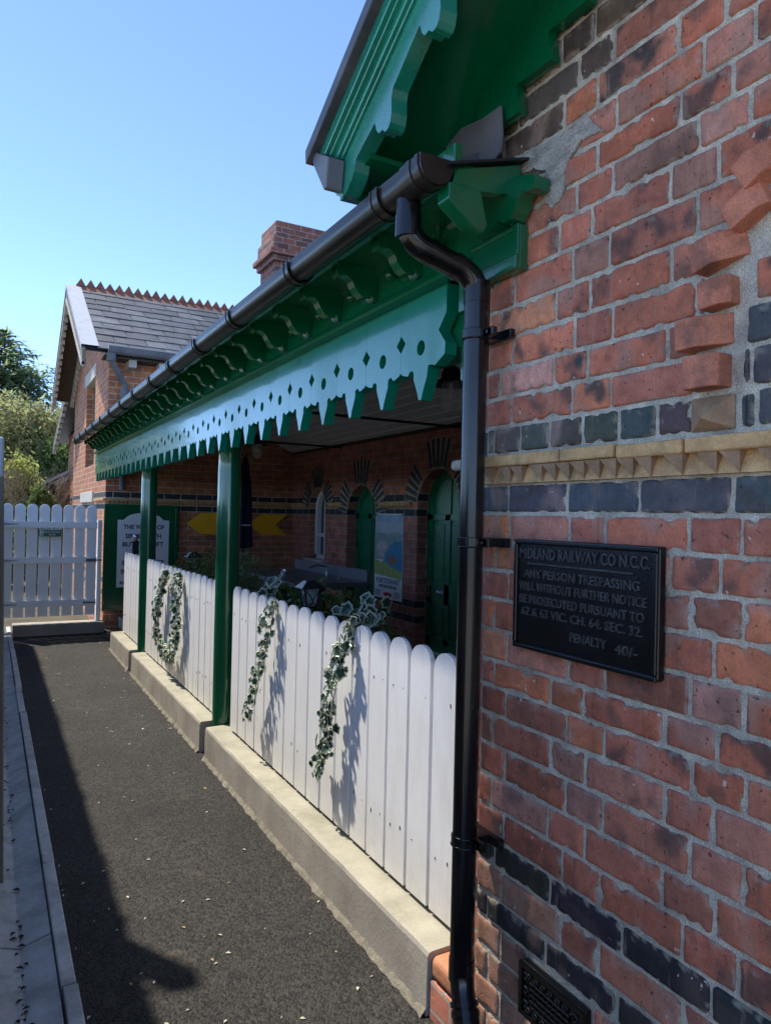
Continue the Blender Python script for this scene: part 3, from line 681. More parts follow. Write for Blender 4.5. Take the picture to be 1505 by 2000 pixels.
while y0 > RY+.3:
    pts += [(y0, z0), (y0-.118, z0-.004), (y0-.102, z0+.078)]; y0 -= .1275; z0 += .0755
pts.append((RY+.1, 1.078+.56*(2.05-RY-.1))); pts.append((1.74, 1.078+.56*.31)); pts.append((1.74,1.10))
vs, fs = poly_fill([pts], .03, YZ, 1.245); mb = MB(); mb.add(vs, fs); mb.build('stepped_verge_board', M['green'], station, bevel=.003)
mb = MB(); vs, fs = poly_fill([[(1.88,1.165),(1.796,1.186),(1.693,1.165),(1.603,1.160),(1.595,1.08),(1.602,1.03),(1.632,1.018),(1.75,1.05),(1.834,1.085),(1.852,1.13)]], .006, YZ, 1.225)
mb.add(vs, fs); mb.build('lead_flashing', M['lead'], station)

# ------------------------------------------------------------------ trespass plate
pl = empty('trespass_notice', (1.262, 1.293, -.342), 'black cast iron railway trespass plate with raised lettering on the brick wall', 'notice plate')
mb = MB(); mb.box(1.256,1.279,1.055,1.531,-.340,-.049); pa = mb.build('plate', M['iron'], pl, bevel=.006, seg=3)
mb = MB()
for (a, b, c, d) in ((1.055,1.531,-.062,-.049),(1.055,1.531,-.340,-.327),(1.055,1.068,-.327,-.062),(1.518,1.531,-.327,-.062)): mb.box(1.247,1.2565,a,b,c,d)
mb.build('plate_rim', M['iron'], pl, bevel=.004, seg=3)
mb = MB()
def pt(txt, yl, yr, z, size):
    vs, fs = text_mesh(txt, size, lambda u, v, w: (1.2545-w, (yl+yr)/2-u, z+v), .003, width=yl-yr, bold=.0004); mb.add(vs, fs)
pt('MIDLAND RAILWAY CO N.C.C.', 1.512, 1.078, -.0875, .039)
pt('ANY PERSON TRESPASSING', 1.492, 1.105, -.140, .030)
pt('WILL WITHOUT FURTHER NOTICE', 1.512, 1.085, -.174, .030)
pt('BE PROSECUTED PURSUANT TO', 1.510, 1.092, -.208, .030)
pt('62 & 63 VIC. CH. 64. SEC. 32.', 1.500, 1.095, -.240, .030)
pt('PENALTY', 1.318, 1.200, -.284, .031); pt('40/-', 1.172, 1.108, -.288, .031)
mb.box(1.2515,1.2555,1.125,1.480,-.1145,-.1105)
mb.build('plate_lettering', M['ironworn'], pl, uv=False)

# ------------------------------------------------------------------ veranda
ver = empty('veranda', (1.42, 6.0, GZ), 'long green station veranda with a pierced valance, black gutter and round columns', 'veranda')
YV0, YV1 = 1.935, 10.43
# valance boards
PER = .2712; jz = .517
def unit_board(yj):          # board from joint yj (near) to yj+PER (far); tip in the middle
    h = PER/2; L = []
    half = [(0,jz),(.012,.508),(.030,.503),(.047,.4985)]
    half += [(.0735-.021*math.cos(t), .492+.021*math.sin(t)) for t in np.linspace(.35, 2.5, 7)]
    half += [(.0915,.488),(.0925,.478),(.106,.452),(.118,.428),(.1270,.404)]
    left = [(yj+a, z) for a, z in half]; right = [(yj+PER-a, z) for a, z in half[::-1]]
    out = left+right
    out += [(yj+PER,.588),(yj+PER-.031,.619),(yj+PER,.650),(yj+PER,.765),(yj,.765),(yj,.650),(yj+.031,.619),(yj,.588)]
    out = [(y + (.0006 if y < yj+h else -.0006), z) for y, z in out]
    hole = [(yj+h+.026*math.cos(t), .583+.026*math.sin(t)) for t in np.linspace(0, 2*math.pi, 18)[:-1]]
    return [out, hole]
vs, fs = poly_fill(unit_board(0), .045, YZ, 1.28)
mb = MB(); y = 2.225
while y < YV1-.05:
    mb.add([(p[0], p[1]+y, p[2]) for p in vs], fs); y += PER
half = unit_board(2.225-PER)[0]
end = [(yy, zz) for yy, zz in half if yy > 2.03 and zz < .60]      # shaped near end
end = [(2.040,.515)] + [(yy, zz) for yy, zz in half if yy > 2.045 and zz < .7 and yy < 2.2252]
end = end + [(2.2244,.650),(2.2244,.765),(1.936,.765),(1.936,.671),(1.981,.622),(1.938,.572),(1.942,.536),(2.000,.508),(2.018,.514)]
v2, f2 = poly_fill([end, unit_board(2.225-PER)[1]], .045, YZ, 1.28); mb.add(v2, f2)
mb.build('valance', M['teal'], ver, uv=False)
# beam, frieze and mouldings
mb = MB(); mb.box(1.332,1.47,1.90,YV1,.56,.93); mb.build('veranda_beam', M['green'], ver, bevel=.004)
mb = MB(); mb.box(1.255,1.33,1.70,YV1,.79,.95)
mb.prism([(1.256,.805),(1.243,.798),(1.234,.785),(1.231,.772),(1.236,.764),(1.279,.762),(1.279,.805)], XZ, 1.88, YV1)
mb.prism([(1.256,.90),(1.246,.905),(1.243,.93),(1.256,.935)], XZ, 1.70, YV1)
mb.build('frieze', M['green'], ver, smooth=30)
mb = MB(); mb.box(1.049,1.30,1.56,YV1,.926,.94); mb.build('eaves_soffit', M['green'], ver)
mb = MB(); mb.box(1.046,1.072,1.56,YV1,.905,.99); mb.build('fascia_board', M['green'], ver, bevel=.003)
mb = MB()
prof = [(1.084,.9265),(1.084,.882),(1.093,.874),(1.112,.882),(1.130,.880),(1.147,.866),(1.157,.846),(1.172,.826),(1.192,.815),(1.215,.816),(1.228,.826),(1.233,.812),(1.243,.808),(1.2545,.815),(1.2545,.9265)]
y = 1.595
mods = []
while y < YV1-.1:
    mods.append(y); y += .3125 if y > 1.7 else .481
for i, y in enumerate(mods):
    pr_ = [(u-(.055*(1.2545-u)/.17 if i == 0 else 0), v-(.02 if i == 0 and v < .92 else 0)) for u, v in prof]
    if i == 0:
        MB().prism([(1.022,.876),(1.022,.832),(1.034,.822),(1.065,.802),(1.10,.778),(1.135,.764),(1.150,.790),(1.125,.876)], XZ, 1.548, 1.603).build('end_modillion', M['green'], ver, bevel=.004); continue
    MB().prism(pr_, XZ, y-.024, y+.024).build('modillion', M['green'], ver, bevel=.002)
# knobs along the inner edge of the soffit
for y in mods[1:-1]:
    MB().lathe((1.232, y-.156, .865), [(.010,.062),(.010,.02),(.017,.012),(.019,0),(.014,-.012),(.004,-.018)], 10).build('soffit_knob', M['green'], ver, smooth=40)
# end of the eaves against the brick wall
mb = MB(); mb.prism([(1.035,.872),(1.052,.920),(1.262,.984),(1.262,.905),(1.195,.885),(1.10,.872)], XZ, 1.555, 1.585); mb.build('eaves_end_board', M['green'], ver, bevel=.003)
MB().prism([(1.02,.922),(1.275,.999),(1.275,.992),(1.02,.915)], XZ, 1.535, 1.70).build('eaves_flashing', M['black'], ver)
vs, fs = poly_fill([[(1.70,.945),(1.52,.927),(1.445,.902),(1.445,.868),(1.475,.866),(1.495,.878),(1.512,.862),(1.525,.835),(1.545,.818),(1.57,.816),(1.588,.826),(1.598,.84),(1.605,.822),(1.63,.815),(1.70,.815)]], .052, YZ, 1.218)
MB().add(vs, fs).build('return_modillion', M['green'], ver, bevel=.004)
mb = MB(); mb.box(1.252,1.283,1.540,1.76,.690,.815); mb.box(1.238,1.2525,1.540,1.76,.690,.728); mb.box(1.244,1.2525,1.540,1.562,.728,.815); mb.box(1.246,1.2525,1.562,1.76,.800,.815)
mb.build('frieze_end_block', M['green'], ver, bevel=.004)
# end pilaster between valance and wall
mb = MB(); mb.box(1.335,1.40,1.76,1.93,.45,.95); mb.box(1.30,1.335,1.76,1.80,.45,.95); mb.box(1.30,1.336,1.80,1.90,.66,.95)
mb.build('end_pilaster', M['green'], ver, bevel=.003)
# gutter
GY0, GY1, GX, GZc, GR = 1.555, 10.2, .985, .910, .046
def gpro(r, lip):
    n = 18; o_ = [(GX-r*math.cos(math.pi*t/n), GZc-r*math.sin(math.pi*t/n)) for t in range(n+1)]
    o_ = [(GX-r, GZc+lip)] + o_ + [(GX+r, GZc+lip)]
    i_ = [(GX+(p[0]-GX)*.93, GZc+(p[1]-GZc)*.93 if p[1] < GZc else p[1]) for p in o_[::-1]]
    return o_+i_
def gut(mb, r, lip, y0, y1):
    pr = gpro(r, lip); n = len(pr); vs = [XZ(u, v, y0) for u, v in pr]+[XZ(u, v, y1) for u, v in pr]
    fs = [(i, (i+1) % n, n+(i+1) % n, n+i) for i in range(n)]
    m_ = n//2
    for k in range(m_-1):
        a, b, c, d = k, k+1, n-2-k, n-1-k
        fs += [(a, b, c, d), (n+d, n+c, n+b, n+a)]
    mb.add(vs, fs)
mb = MB(); gut(mb, GR, .018, GY0, GY1)
gt = mb.build('gutter', M['gutter'], ver, smooth=40)
for y in (1.80, 2.49, 3.23, 3.86, 4.50, 5.10, 5.75, 6.35, 6.95, 7.55, 8.15, 8.75, 9.35, 9.9):
    mb = MB(); gut(mb, GR+.006,   .020, y-.02, y+.02); gut(mb, GR+.009, .019, y-.024, y-.016); gut(mb, GR+.009, .019, y+.016, y+.024)
    mb.build('gutter_clip', M['gutter'], gt, smooth=40)
mb = MB(); n = 18
mb.prism([(GX-(GR+.004)*math.cos(math.pi*t/n), GZc-(GR+.004)*math.sin(math.pi*t/n)) for t in range(n+1)]+[(GX+GR+.004,GZc+.02),(GX-GR-.004,GZc+.02)], XZ, GY0-.006, GY0+.012)
gut(mb, GR+.008, .019, GY0+.004, GY0+.02); gut(mb, GR+.008, .019, GY0+.045, GY0+.065); gut(mb, GR+.005, .019, GY0+.012, GY0+.10)
mb.build('gutter_end_cap', M['gutter'], gt, smooth=40)
# downpipe
def bend(p0, p1, p2, r, n=8):
    p0, p1, p2 = Vector(p0), Vector(p1), Vector(p2); d0 = (p0-p1).normalized(); d1 = (p2-p1).normalized()
    a, b = p1+d0*r, p1+d1*r
    return [((1-t)**2)*a + 2*t*(1-t)*p1 + t*t*b for t in np.linspace(0, 1, n)]
PY = 1.663; A_, B_, C_2 = (.992,1.700,.88), (.992,1.700,.765), (1.2,PY,.690)
D_ = (1.2,PY,-1.300); E_ = (1.165,1.56,-1.46)
path = [Vector(A_)] + bend(A_, B_, C_2, .055) + bend(B_, C_2, D_, .055) + [Vector((1.2,PY,.3)), Vector((1.2,PY,-.4))] + bend(C_2, D_, E_, .05) + [Vector(E_)]
mb = MB(); mb.tube(path, .0345, 24); dp = mb.build('downpipe', M['pvc'], ver, smooth=40)
mb = MB()
for p, d in (((.992,1.70,.80),(0,0,1)), ((1.2,PY,.645),(0,0,1)), ((1.2,PY,-1.27),(0,0,1))):
    p = Vector(p); MB().tube([p-Vector(d)*.03, p+Vector(d)*.03], .0368, 24).build('pipe_collar', M['pvc'], dp, smooth=40)
d = (Vector(C_2)-Vector(B_)).normalized()
for t in (.32, .70):
    p = Vector(B_).lerp(Vector(C_2), t); MB().tube([p-d*.008, p+d*.008], .0372, 24).build('pipe_collar', M['pvc'], dp, smooth=40)
d = (Vector(E_)-Vector(D_)).normalized()
for t in (.30,.42,.62,.74):
    p = Vector(D_).lerp(Vector(E_), t); mb.tube([p-d*.007, p+d*.007], .0400, 24)
mb.tube([Vector(D_).lerp(Vector(E_), .36), Vector(D_).lerp(Vector(E_), .68)], .0378, 24)
mb.build('pipe_collar', M['pvc'], dp, smooth=40)
for z in (.525, -.064, -.905):
    mb = MB(); mb.tube([(1.2,PY,z-.014),(1.2,PY,z+.014)], .0385, 24); mb.tube([(1.2,PY,z-.016),(1.2,PY,z-.011)], .0405, 24)
    mb.box(1.205,1.222,1.590,PY,z-.012,z+.012); mb.box(1.262,1.2795,1.585,PY+.06,z-.013,z+.013); mb.box(1.215,1.27,PY-.03,PY+.03,z-.012,z+.012)
    mb.box(1.205,1.218,1.597,1.632,z-.013,z+.013)
    cl = mb.build('pipe_clip', M['pvc'], dp, bevel=.003)
    MB().tube([(1.2045,1.612,z),(1.2005,1.612,z)], .0048, 10).build('screw', M['chrome'], cl)
# columns
for yc in (4.785, 7.565):
    MB().lathe((1.43, yc, 0), [(.095,-1.58),(.095,-1.53),(.078,-1.51),(.078,-.2),(.078,.30),(.074,.40),(.080,.42),(.092,.46),(.110,.56)], 32).build('column', M['green'], ver, smooth=40)
# ceiling: boards along the veranda, rising to a ridge and falling to the back wall
mb = MB(); mg = MB()
def plane_boards(xa, za, xb, zb, n):
    L_ = math.hypot(xb-xa, zb-za); ux, uz = (xb-xa)/L_, (zb-za)/L_; nx, nz = uz, -ux
    if nz > 0: nx, nz = -nx, -nz
    for i in range(n):
        t0, t1 = i*L_/n, (i+1)*L_/n-.004
        a = (xa+ux*t0, za+uz*t0); b = (xa+ux*t1, za+uz*t1)
        mb.prism([a, b, (b[0]-nx*.015, b[1]-nz*.015), (a[0]-nx*.015, a[1]-nz*.015)], XZ, 1.75, 10.44)
        c = (xa+ux*(t1+.002), za+uz*(t1+.002))
        mg.tube([(c[0]+nx*.001, 1.75, c[1]+nz*.001), (c[0]+nx*.001, 10.44, c[1]+nz*.001)], .009, 6)
plane_boards(1.47,.93,2.72,1.60,12); plane_boards(4.127,.960,2.72,1.60,13)
ce = mb.build('ceiling', M['ceil'], ver); mg.build('ceiling_highlight_bead', M['highlight_bead'], ce)
mb = MB(); mb.box(4.09,4.125,1.75,10.44,.935,.968); mb.build('wall_plate', M['darkwood'], ver)
mb = MB(); mb.prism([(.965,.955),(2.72,1.73),(2.72,1.70),(.965,.925)], XZ, 1.70, 10.44); mb.prism([(2.72,1.73),(4.6,.9),(4.6,.87),(2.72,1.70)], XZ, 1.70, 10.44)
mb.build('roof', M['slate'], ver)
for yy in (3.2, 5.95, 8.7):
    MB().tube([(1.45,yy,.925),(4.12,yy,.925)], .013, 8).build('tie_rod', M['black'], ver, smooth=40)
# gable infill at the near end of the veranda
MB().prism([(1.47,.9),(2.72,1.62),(4.12,.9)], XZ, 1.715, 1.745).build('end_infill', M['brick_back'], ver)
MB().prism([(1.47,-1.6),(1.47,.93),(2.72,1.60),(4.127,.95),(4.127,-1.6)], XZ, 1.70, 1.714).build('end_wall', M['brick_back'], ver)

# ------------------------------------------------------------------ plinth walls and picket fences
def plinth(y0, y1, label):
    mb = MB(); NYp = max(2, int((y1-y0)/.06)); prof_n = 6; rp = random.Random(int(y0*10))
    # front face and top with a slightly uneven arris
    rows = []
    for i in range(NYp+1):
        y = y0+(y1-y0)*i/NYp; j = noise.noise(Vector((y*9, 1.3, 0)))*.004
        rows.append([(1.278+j*.4,y,GZ-.02),(1.279,y,-1.47),(1.280+j*.6,y,-1.424),(1.286,y,-1.412+j),(1.30,y,-1.409+j*.6),(1.55,y,-1.407)])
    for r0, r1 in zip(rows[:-1], rows[1:]):
        for k in range(prof_n-1):
            mb.mi = 1 if k >= 3 else 0
            mb.quad(r0[k], r0[k+1], r1[k+1], r1[k])
    mb.mi = 0
    mb.add(rows[0]+[(1.55,y0,GZ-.02)], [tuple(range(7))]); mb.add(rows[-1]+[(1.55,y1,GZ-.02)], [tuple(range(7))[::-1]])
    mb.quad((1.55,y0,GZ-.02),(1.55,y1,GZ-.02),(1.55,y1,-1.407),(1.55,y0,-1.407))
    hv = []
    for i in range(NYp*2+1):
        y = y0+(y1-y0)*i/(NYp*2); a = .018+.016*noise.noise(Vector((y*14, 5, 0)))+.012*noise.noise(Vector((y*40, 9, 0))); h = .012+.010*noise.noise(Vector((y*22, 2, 0)))
        hv.append([(1.279-max(.002,a),y,GZ+.001),(1.279-max(.001,a*.5),y,GZ+max(.002,h)),(1.2785,y,GZ+max(.004,h*1.8))])
    for r0, r1 in zip(hv[:-1], hv[1:]):
        for k in range(2): mb.mi = 2; mb.quad(r0[k], r0[k+1], r1[k+1], r1[k])
    mb.mi = 0
    return tag(mb.build('plinth_wall', [M['concrete'], M['ctop'], M['haunch']], smooth=30), label, 'low wall', 'concrete plinth walls under the fence')
plinth(1.962, 4.69, 'long rendered concrete plinth under the nearest picket fence, chipped along its edge')
plinth(4.83, 7.47, 'rendered concrete plinth under the fence between the two green columns')
plinth(7.62, 8.86, 'short far concrete plinth ending near the white gate')

def picket_mesh(w, h, t):
    r = w/2; pts = [(-r,0),(r,0),(r,h-r*.95)] + [(r*math.cos(a), h-r*.95+r*.95*math.sin(a)) for a in np.linspace(0, math.pi, 14)[1:-1]] + [(-r,h-r*.95)]
    return pts
def fence(y0, n, label, pitch=.1594, w_=.143, jseed=0):
    fo = empty('picket_fence', (1.41, y0+n*pitch/2, -1.39), label, 'fence', 'white picket fence panels of the veranda')
    rp = random.Random(jseed)
    for i in range(n):
        yc = y0+(i+.5)*pitch; mb = MB(); h = .922+rp.uniform(-.006,.006); tl = rp.uniform(-.004,.004)
        pts = [(yc+u+tl*v, -1.388+rp.uniform(-.002,.002)*0+v) for u, v in picket_mesh(w_+rp.uniform(-.003,.003), h, .02)]
        dx = rp.uniform(-.002,.002)
        mb.prism(pts, YZ, 1.40+dx, 1.421+dx); mb.mi = 1
        for z in (-1.19, -.65):
            for q in (-.04, .035):
                if rp.random() < .75: mb.box(1.3992+dx,1.4003+dx,yc+q+rp.uniform(-.01,.01),yc+q+.005+rp.uniform(0,.006),z+rp.uniform(-.02,.02),z+.018+rp.uniform(0,.006)) if False else mb.tube([(1.3990+dx,yc+q,z+rp.uniform(-.02,.02)),(1.4005+dx,yc+q,z)], .0028, 6)
        mb.build('picket', [M['white'], M['bark']], fo, bevel=.003, seg=2)
    for z in (-1.22, -.68): MB().box(1.4225,1.465,y0,y0+n*pitch,z,z+.07).build('rail', M['white'], fo, bevel=.003)
    return fo
fence(1.955-.115, 17, 'nearest white picket fence panel, two ivy strands hanging down its face', jseed=1)
fence(5.00-.12, 16, 'white picket fence panel between the two columns, hung with a loop of ivy', jseed=2)
fence(7.66, 7, 'short far white picket fence panel in front of the notice board', jseed=3)

# ------------------------------------------------------------------ gate
gate = empty('white_gate', (.78, 10.25, -1.39), 'tall white boarded gate closing the far end of the path', 'gate')
for i in range(8):
    xc = .215+i*.142; pts = [(xc+u, -1.385+v) for u, v in picket_mesh(.122, 1.455, .02)]
    MB().prism(pts, XZ, 10.25, 10.272).build('board', M['whitegate'], gate, bevel=.003)
for z in (-.235, -.695, -1.255):
    MB().box(.14,1.275,10.20,10.249,z,z+.082).build('rail', M['whitegate'], gate, bevel=.003)
for z in (-.19,-.655,-1.215):
    mb = MB(); mb.prism([(.14,z-.018),(.34,z-.004),(.34,z+.004),(.14,z+.018)], XZ, 10.194, 10.199); mb.build('strap_hinge', M['leadlight'], gate)
mb = MB(); mb.tube([(1.14,10.19,-.655),(1.34,10.19,-.655)], .009, 8); mb.box(1.15,1.26,10.192,10.199,-.675,-.635); mb.build('bolt', M['steel'], gate)
mb = MB(); mb.box(1.12,1.27,10.190,10.199,-1.225,-1.205); mb.box(1.12,1.13,10.188,10.199,-1.235,-1.195); mb.build('bolt', M['steel'], gate)
structure(MB().box(.30,1.385,10.15,10.42,GZ-.02,-1.475).build('gate_threshold', M['concrete'], bevel=.006))
tag(MB().box(1.29,1.345,10.28,10.36,-1.47,-.12).build('gate_post', M['signwhite'], bevel=.004), 'slim white post between the gate and the green notice board', 'post')
tag(MB().box(.03,.13,10.22,10.34,-1.5,.1).build('gate_post', M['whitegate'], bevel=.004), 'white hinge post at the left edge of the boarded gate', 'post')
ex = tag(MB().box(.575,.838,10.192,10.197,-.345,-.262).build('exit_sign', M['signgreen'], bevel=.001), 'small green emergency sign screwed to the white gate', 'sign')
mb = MB()
for t_, z in (('Exit for emergency', -.287), ('use only', -.321)):
    vs, fs = text_mesh(t_, .028, lambda u, v, w_: (.728+u, 10.1905-w_, z+v), .0006, sx=.85, bold=.0006); mb.add(vs, fs)
mb.box(.582,.625,10.1895,10.1915,-.337,-.270); mb.build('sign_lettering', M['whitetext'], ex, uv=False)
mb = MB(); mb.tube([(.588,10.188,-.332),(.602,10.188,-.314),(.604,10.188,-.296),(.616,10.188,-.288)], .004, 6); mb.tube([(.602,10.188,-.314),(.616,10.188,-.322),(.620,10.188,-.334)], .004, 6); mb.lathe((.607,10.188,-.278), [(.001,-.006),(.006,0),(.001,.006)], 8)
mb.build('running_figure', M['signgreen'], ex, uv=False)

# ------------------------------------------------------------------ end house
eh = empty('end_house', (2.6, 12.6, GZ), 'brick house at the far end with a steep slate roof and terracotta ridge', 'house')
XW, YN, YF, ZE, YR, ZR = 1.40, 10.45, 14.85, 2.12, 12.65, 3.42
mb = MB()
mb.quad((XW,YN,GZ-.05),(XW,YN,ZE),(6.5,YN,ZE),(6.5,YN,GZ-.05))
# gable face with a window opening
wy0, wy1, wz0, wz1 = 11.85, 12.95, .72, 2.06
def gz(y): return ZE+(ZR-ZE)*(1-abs(y-YR)/(YR-YN))
mb.quad((XW,YN,GZ-.05),(XW,wy0,GZ-.05),(XW,wy0,gz(wy0)),(XW,YN,ZE))
mb.quad((XW,wy1,GZ-.05),(XW,YF,GZ-.05),(XW,YF,ZE),(XW,wy1,gz(wy1)))
mb.quad((XW,wy0,GZ-.05),(XW,wy1,GZ-.05),(XW,wy1,wz0),(XW,wy0,wz0))
mb.add([(XW,wy0,wz1),(XW,wy1,wz1),(XW,wy1,gz(wy1)),(XW,YR,ZR),(XW,wy0,gz(wy0))], [(0,1,2,3,4)])
mb.quad((XW,wy0,wz0),(XW,wy0,wz1),(XW+.22,wy0,wz1),(XW+.22,wy0,wz0)); mb.quad((XW,wy1,wz0),(XW,wy1,wz1),(XW+.22,wy1,wz1),(XW+.22,wy1,wz0))
mb.quad((XW,YF,GZ),(6.5,YF,GZ),(6.5,YF,ZE),(XW,YF,ZE)); mb.quad((6.5,YN,GZ),(6.5,YF,GZ),(6.5,YF,ZE),(6.5,YN,ZE))
mb.build('house_wall', M['brick_far'], eh)
MB().box(XW-.02,XW+.2,wy0-.15,wy1+.15,wz1,wz1+.2).build('lintel', M['stone'], eh, bevel=.006)
MB().box(XW-.03,XW+.2,11.7,13.3,.13,.30).build('stone_block', M['stone'], eh, bevel=.008)
hw = MB().box(XW+.16,XW+.165,wy0,wy1,wz0,wz1).build('window', M['pane'], eh)
mb = MB(); mb.box(XW+.10,XW+.15,wy0,wy0+.09,wz0,wz1); mb.box(XW+.10,XW+.15,wy1-.09,wy1,wz0,wz1); mb.box(XW+.10,XW+.15,12.36,12.44,wz0,wz1); mb.box(XW+.10,XW+.15,wy0,wy1,1.4,1.46)
mb.build('window_frame', M['wood'], hw)
# string course on the end wall and round its corner
mb = MB(); mb.box(XW-.035,6.4,YN-.035,YN+.01,.148,.182); mb.box(XW-.035,XW+.01,YN+.012,11.5,.148,.182)
n = 46
for i in range(n):
    x = XW+i*.058; mb.add([(x,YN-.03,.147),(x+.052,YN-.03,.147),(x+.04,YN-.006,.104),(x,YN,.147),(x+.052,YN,.147),(x+.04,YN,.10)], [(0,1,2),(0,2,5,3),(1,4,5,2)])
mb.build('string_course', M['yellowbrick'], eh)
# roof slates in courses
mb = MB(); rs = random.Random(9); slope = (ZR-ZE)/(YR-YN); y_e, z_e = YN-.30, ZE+.03; y_r, z_r = YR, z_e+slope*(YR-YN+.30)
X0r = 1.06; rows = 10
for k_ in range(rows):
    ta, tb = k_/rows, min(1, (k_+1.25)/rows); x = X0r+.15-(.22 if k_ % 2 else 0)
    while x < 6.3:
        wd_ = rs.uniform(.36,.50); a = max(x, X0r+.10); lift = .012+rs.uniform(0,.006); dt = rs.uniform(-.008,.008)
        def P(xx, t, up): return (xx, y_e+(y_r-y_e)*t, z_e+(z_r-z_e)*t+up)
        t0 = ta+dt
        mb.add([P(a,t0,lift+.008),P(x+wd_-.012,t0,lift+.008),P(x+wd_-.012,tb,.004),P(a,tb,.004),P(a,t0,lift-.006),P(x+wd_-.012,t0,lift-.006)], [(0,1,2,3),(4,5,1,0)])
        x += wd_
mb.quad((X0r,y_r,z_r-.01),(6.3,y_r,z_r-.01),(6.3,y_e,z_e-.01),(X0r,y_e,z_e-.01))
yb_ = 2*YR-y_e; mb.quad((X0r,y_r,z_r),(6.3,y_r,z_r),(6.3,yb_,z_e),(X0r,yb_,z_e))
rf = mb.build('slate_roof', M['slate'], eh)
mb = MB(); x = X0r+.10
while x < 6.2:
    mb.add([(x,YR-.10,z_r-.05),(x+.44,YR-.10,z_r-.05),(x+.44,YR,z_r+.055),(x,YR,z_r+.055),(x,YR+.10,z_r-.05),(x+.44,YR+.10,z_r-.05)], [(0,1,2,3),(3,2,5,4)])
    for j in range(3):
        xx = x+j*.148; hj = .115+rs.uniform(-.012,.008)
        mb.prism([(xx,z_r+.04),(xx+.143,z_r+.04),(xx+.0715,z_r+.04+hj)], XZ, YR-.022, YR+.022)
    x += .445
mb.build('ridge_tiles', M['terracotta'], rf)
# verge: lead strip, bargeboards, toothed trims and soffit
mb = MB()
for sg in (-1, 1):
    ye = YR+sg*(YR-y_e); mb.add([(X0r-.05,YR,z_r+.035),(X0r+.17,YR,z_r+.035),(X0r+.17,ye,z_e+.035),(X0r-.05,ye,z_e+.035),(X0r-.05,YR,z_r-.03),(X0r-.05,ye,z_e-.03)], [(0,1,2,3),(0,3,5,4)])
mb.build('lead_verge', M['leadlight'], rf)
for sg in (-1, 1):
    ye = YR+sg*(YR-y_e+.04); mb = MB()
    pts = [(YR,z_r-.03),(ye,z_e-.03),(ye,z_e-.24),(YR,z_r-.24)]
    mb.prism(pts, YZ, X0r-.04, X0r); bb = mb.build('bargeboard', M['wood'], eh)
    mb = MB()
    for i in range(16):
        t = (i+.25)/16; y = YR+(ye-YR)*t; z = z_r-.24+(z_e-z_r)*t; mb.box(X0r-.038,X0r+.02,y-.035,y+.035,z-.055,z+.03)
    mb.prism([(YR,z_r-.20),(ye,z_e-.20),(ye,z_e-.26),(YR,z_r-.26)], YZ, X0r-.05, X0r-.01)
    mb.build('bargeboard_teeth', M['bargewood'], bb)
    MB().add([(X0r,YR,z_r-.05),(XW+.02,YR,z_r-.05),(XW+.02,ye,z_e-.05),(X0r,ye,z_e-.05)], [(0,1,2,3)]).build('verge_soffit', M['darkwood'], eh)
    mb = MB()
    for i in range(18):
        t = (i+.25)/18; y = YR+(ye-YR)*t; z = z_r-.16+(z_e-z_r)*t; mb.box(XW-.05,XW+.0,y-.04,y+.04,z-.06,z+.06)
    mb.prism([(YR,z_r-.05),(ye,z_e-.05),(ye,z_e-.14),(YR,z_r-.14)], YZ, XW-.06, XW+.0)
    mb.build('wall_verge_trim', M['bargewood'], eh)
# eaves gutter and offset pipe
mb = MB(); pr = [(YN-.34-.06*math.cos(math.pi*t/8), ZE+.03-.06*math.sin(math.pi*t/8)) for t in range(9)]+[(YN-.27,ZE+.07),(YN-.41,ZE+.07)]
mb.prism(pr, lambda u, v, w_: (w_, u, v), 1.34, 6.3); hg = mb.build('eaves_gutter', M['lead'], eh, smooth=40)
MB().box(1.34,6.3,YN-.408,YN-.272,ZE+.068,ZE+.078).build('gutter_lichen', M['leadlight'], hg)
MB().box(1.3,6.3,YN-.26,YN,ZE-.06,ZE-.03).build('eaves_soffit', M['darkwood'], eh)
for i in range(12): MB().box(1.62+i*.4,1.72+i*.4,YN-.26,YN,ZE-.16,ZE-.06).build('eaves_bracket', M['bargewood'], eh)
mb = MB(); mb.tube([(1.38,YN-.33,ZE+.0),(1.38,YN-.33,ZE-.1),(1.56,YN-.09,ZE-.33),(1.60,YN-.07,ZE-.38),(1.60,YN-.07,.3)], .045, 12)
mb.tube([(1.60,YN-.07,ZE-.44),(1.60,YN-.07,ZE-.56)], .058, 12); mb.tube([(1.38,YN-.33,ZE-.02),(1.38,YN-.33,ZE-.12)], .06, 12)
mb.build('rainwater_pipe', M['lead'], eh, smooth=40)
# chimney
mb = MB(); cx0, cy0 = 4.33, 12.05
mb.box(cx0,cx0+1.5,cy0,cy0+.80,2.9,4.50); mb.box(cx0-.06,cx0+1.56,cy0-.06,cy0+.86,4.50,4.60); mb.box(cx0-.12,cx0+1.62,cy0-.12,cy0+.92,4.60,4.70); mb.box(cx0-.05,cx0+1.55,cy0-.05,cy0+.85,4.70,4.97); mb.box(cx0,cx0+1.5,cy0,cy0+.8,4.97,5.23)
mb.build('chimney', M['brick_plain'], eh, bevel=.02)
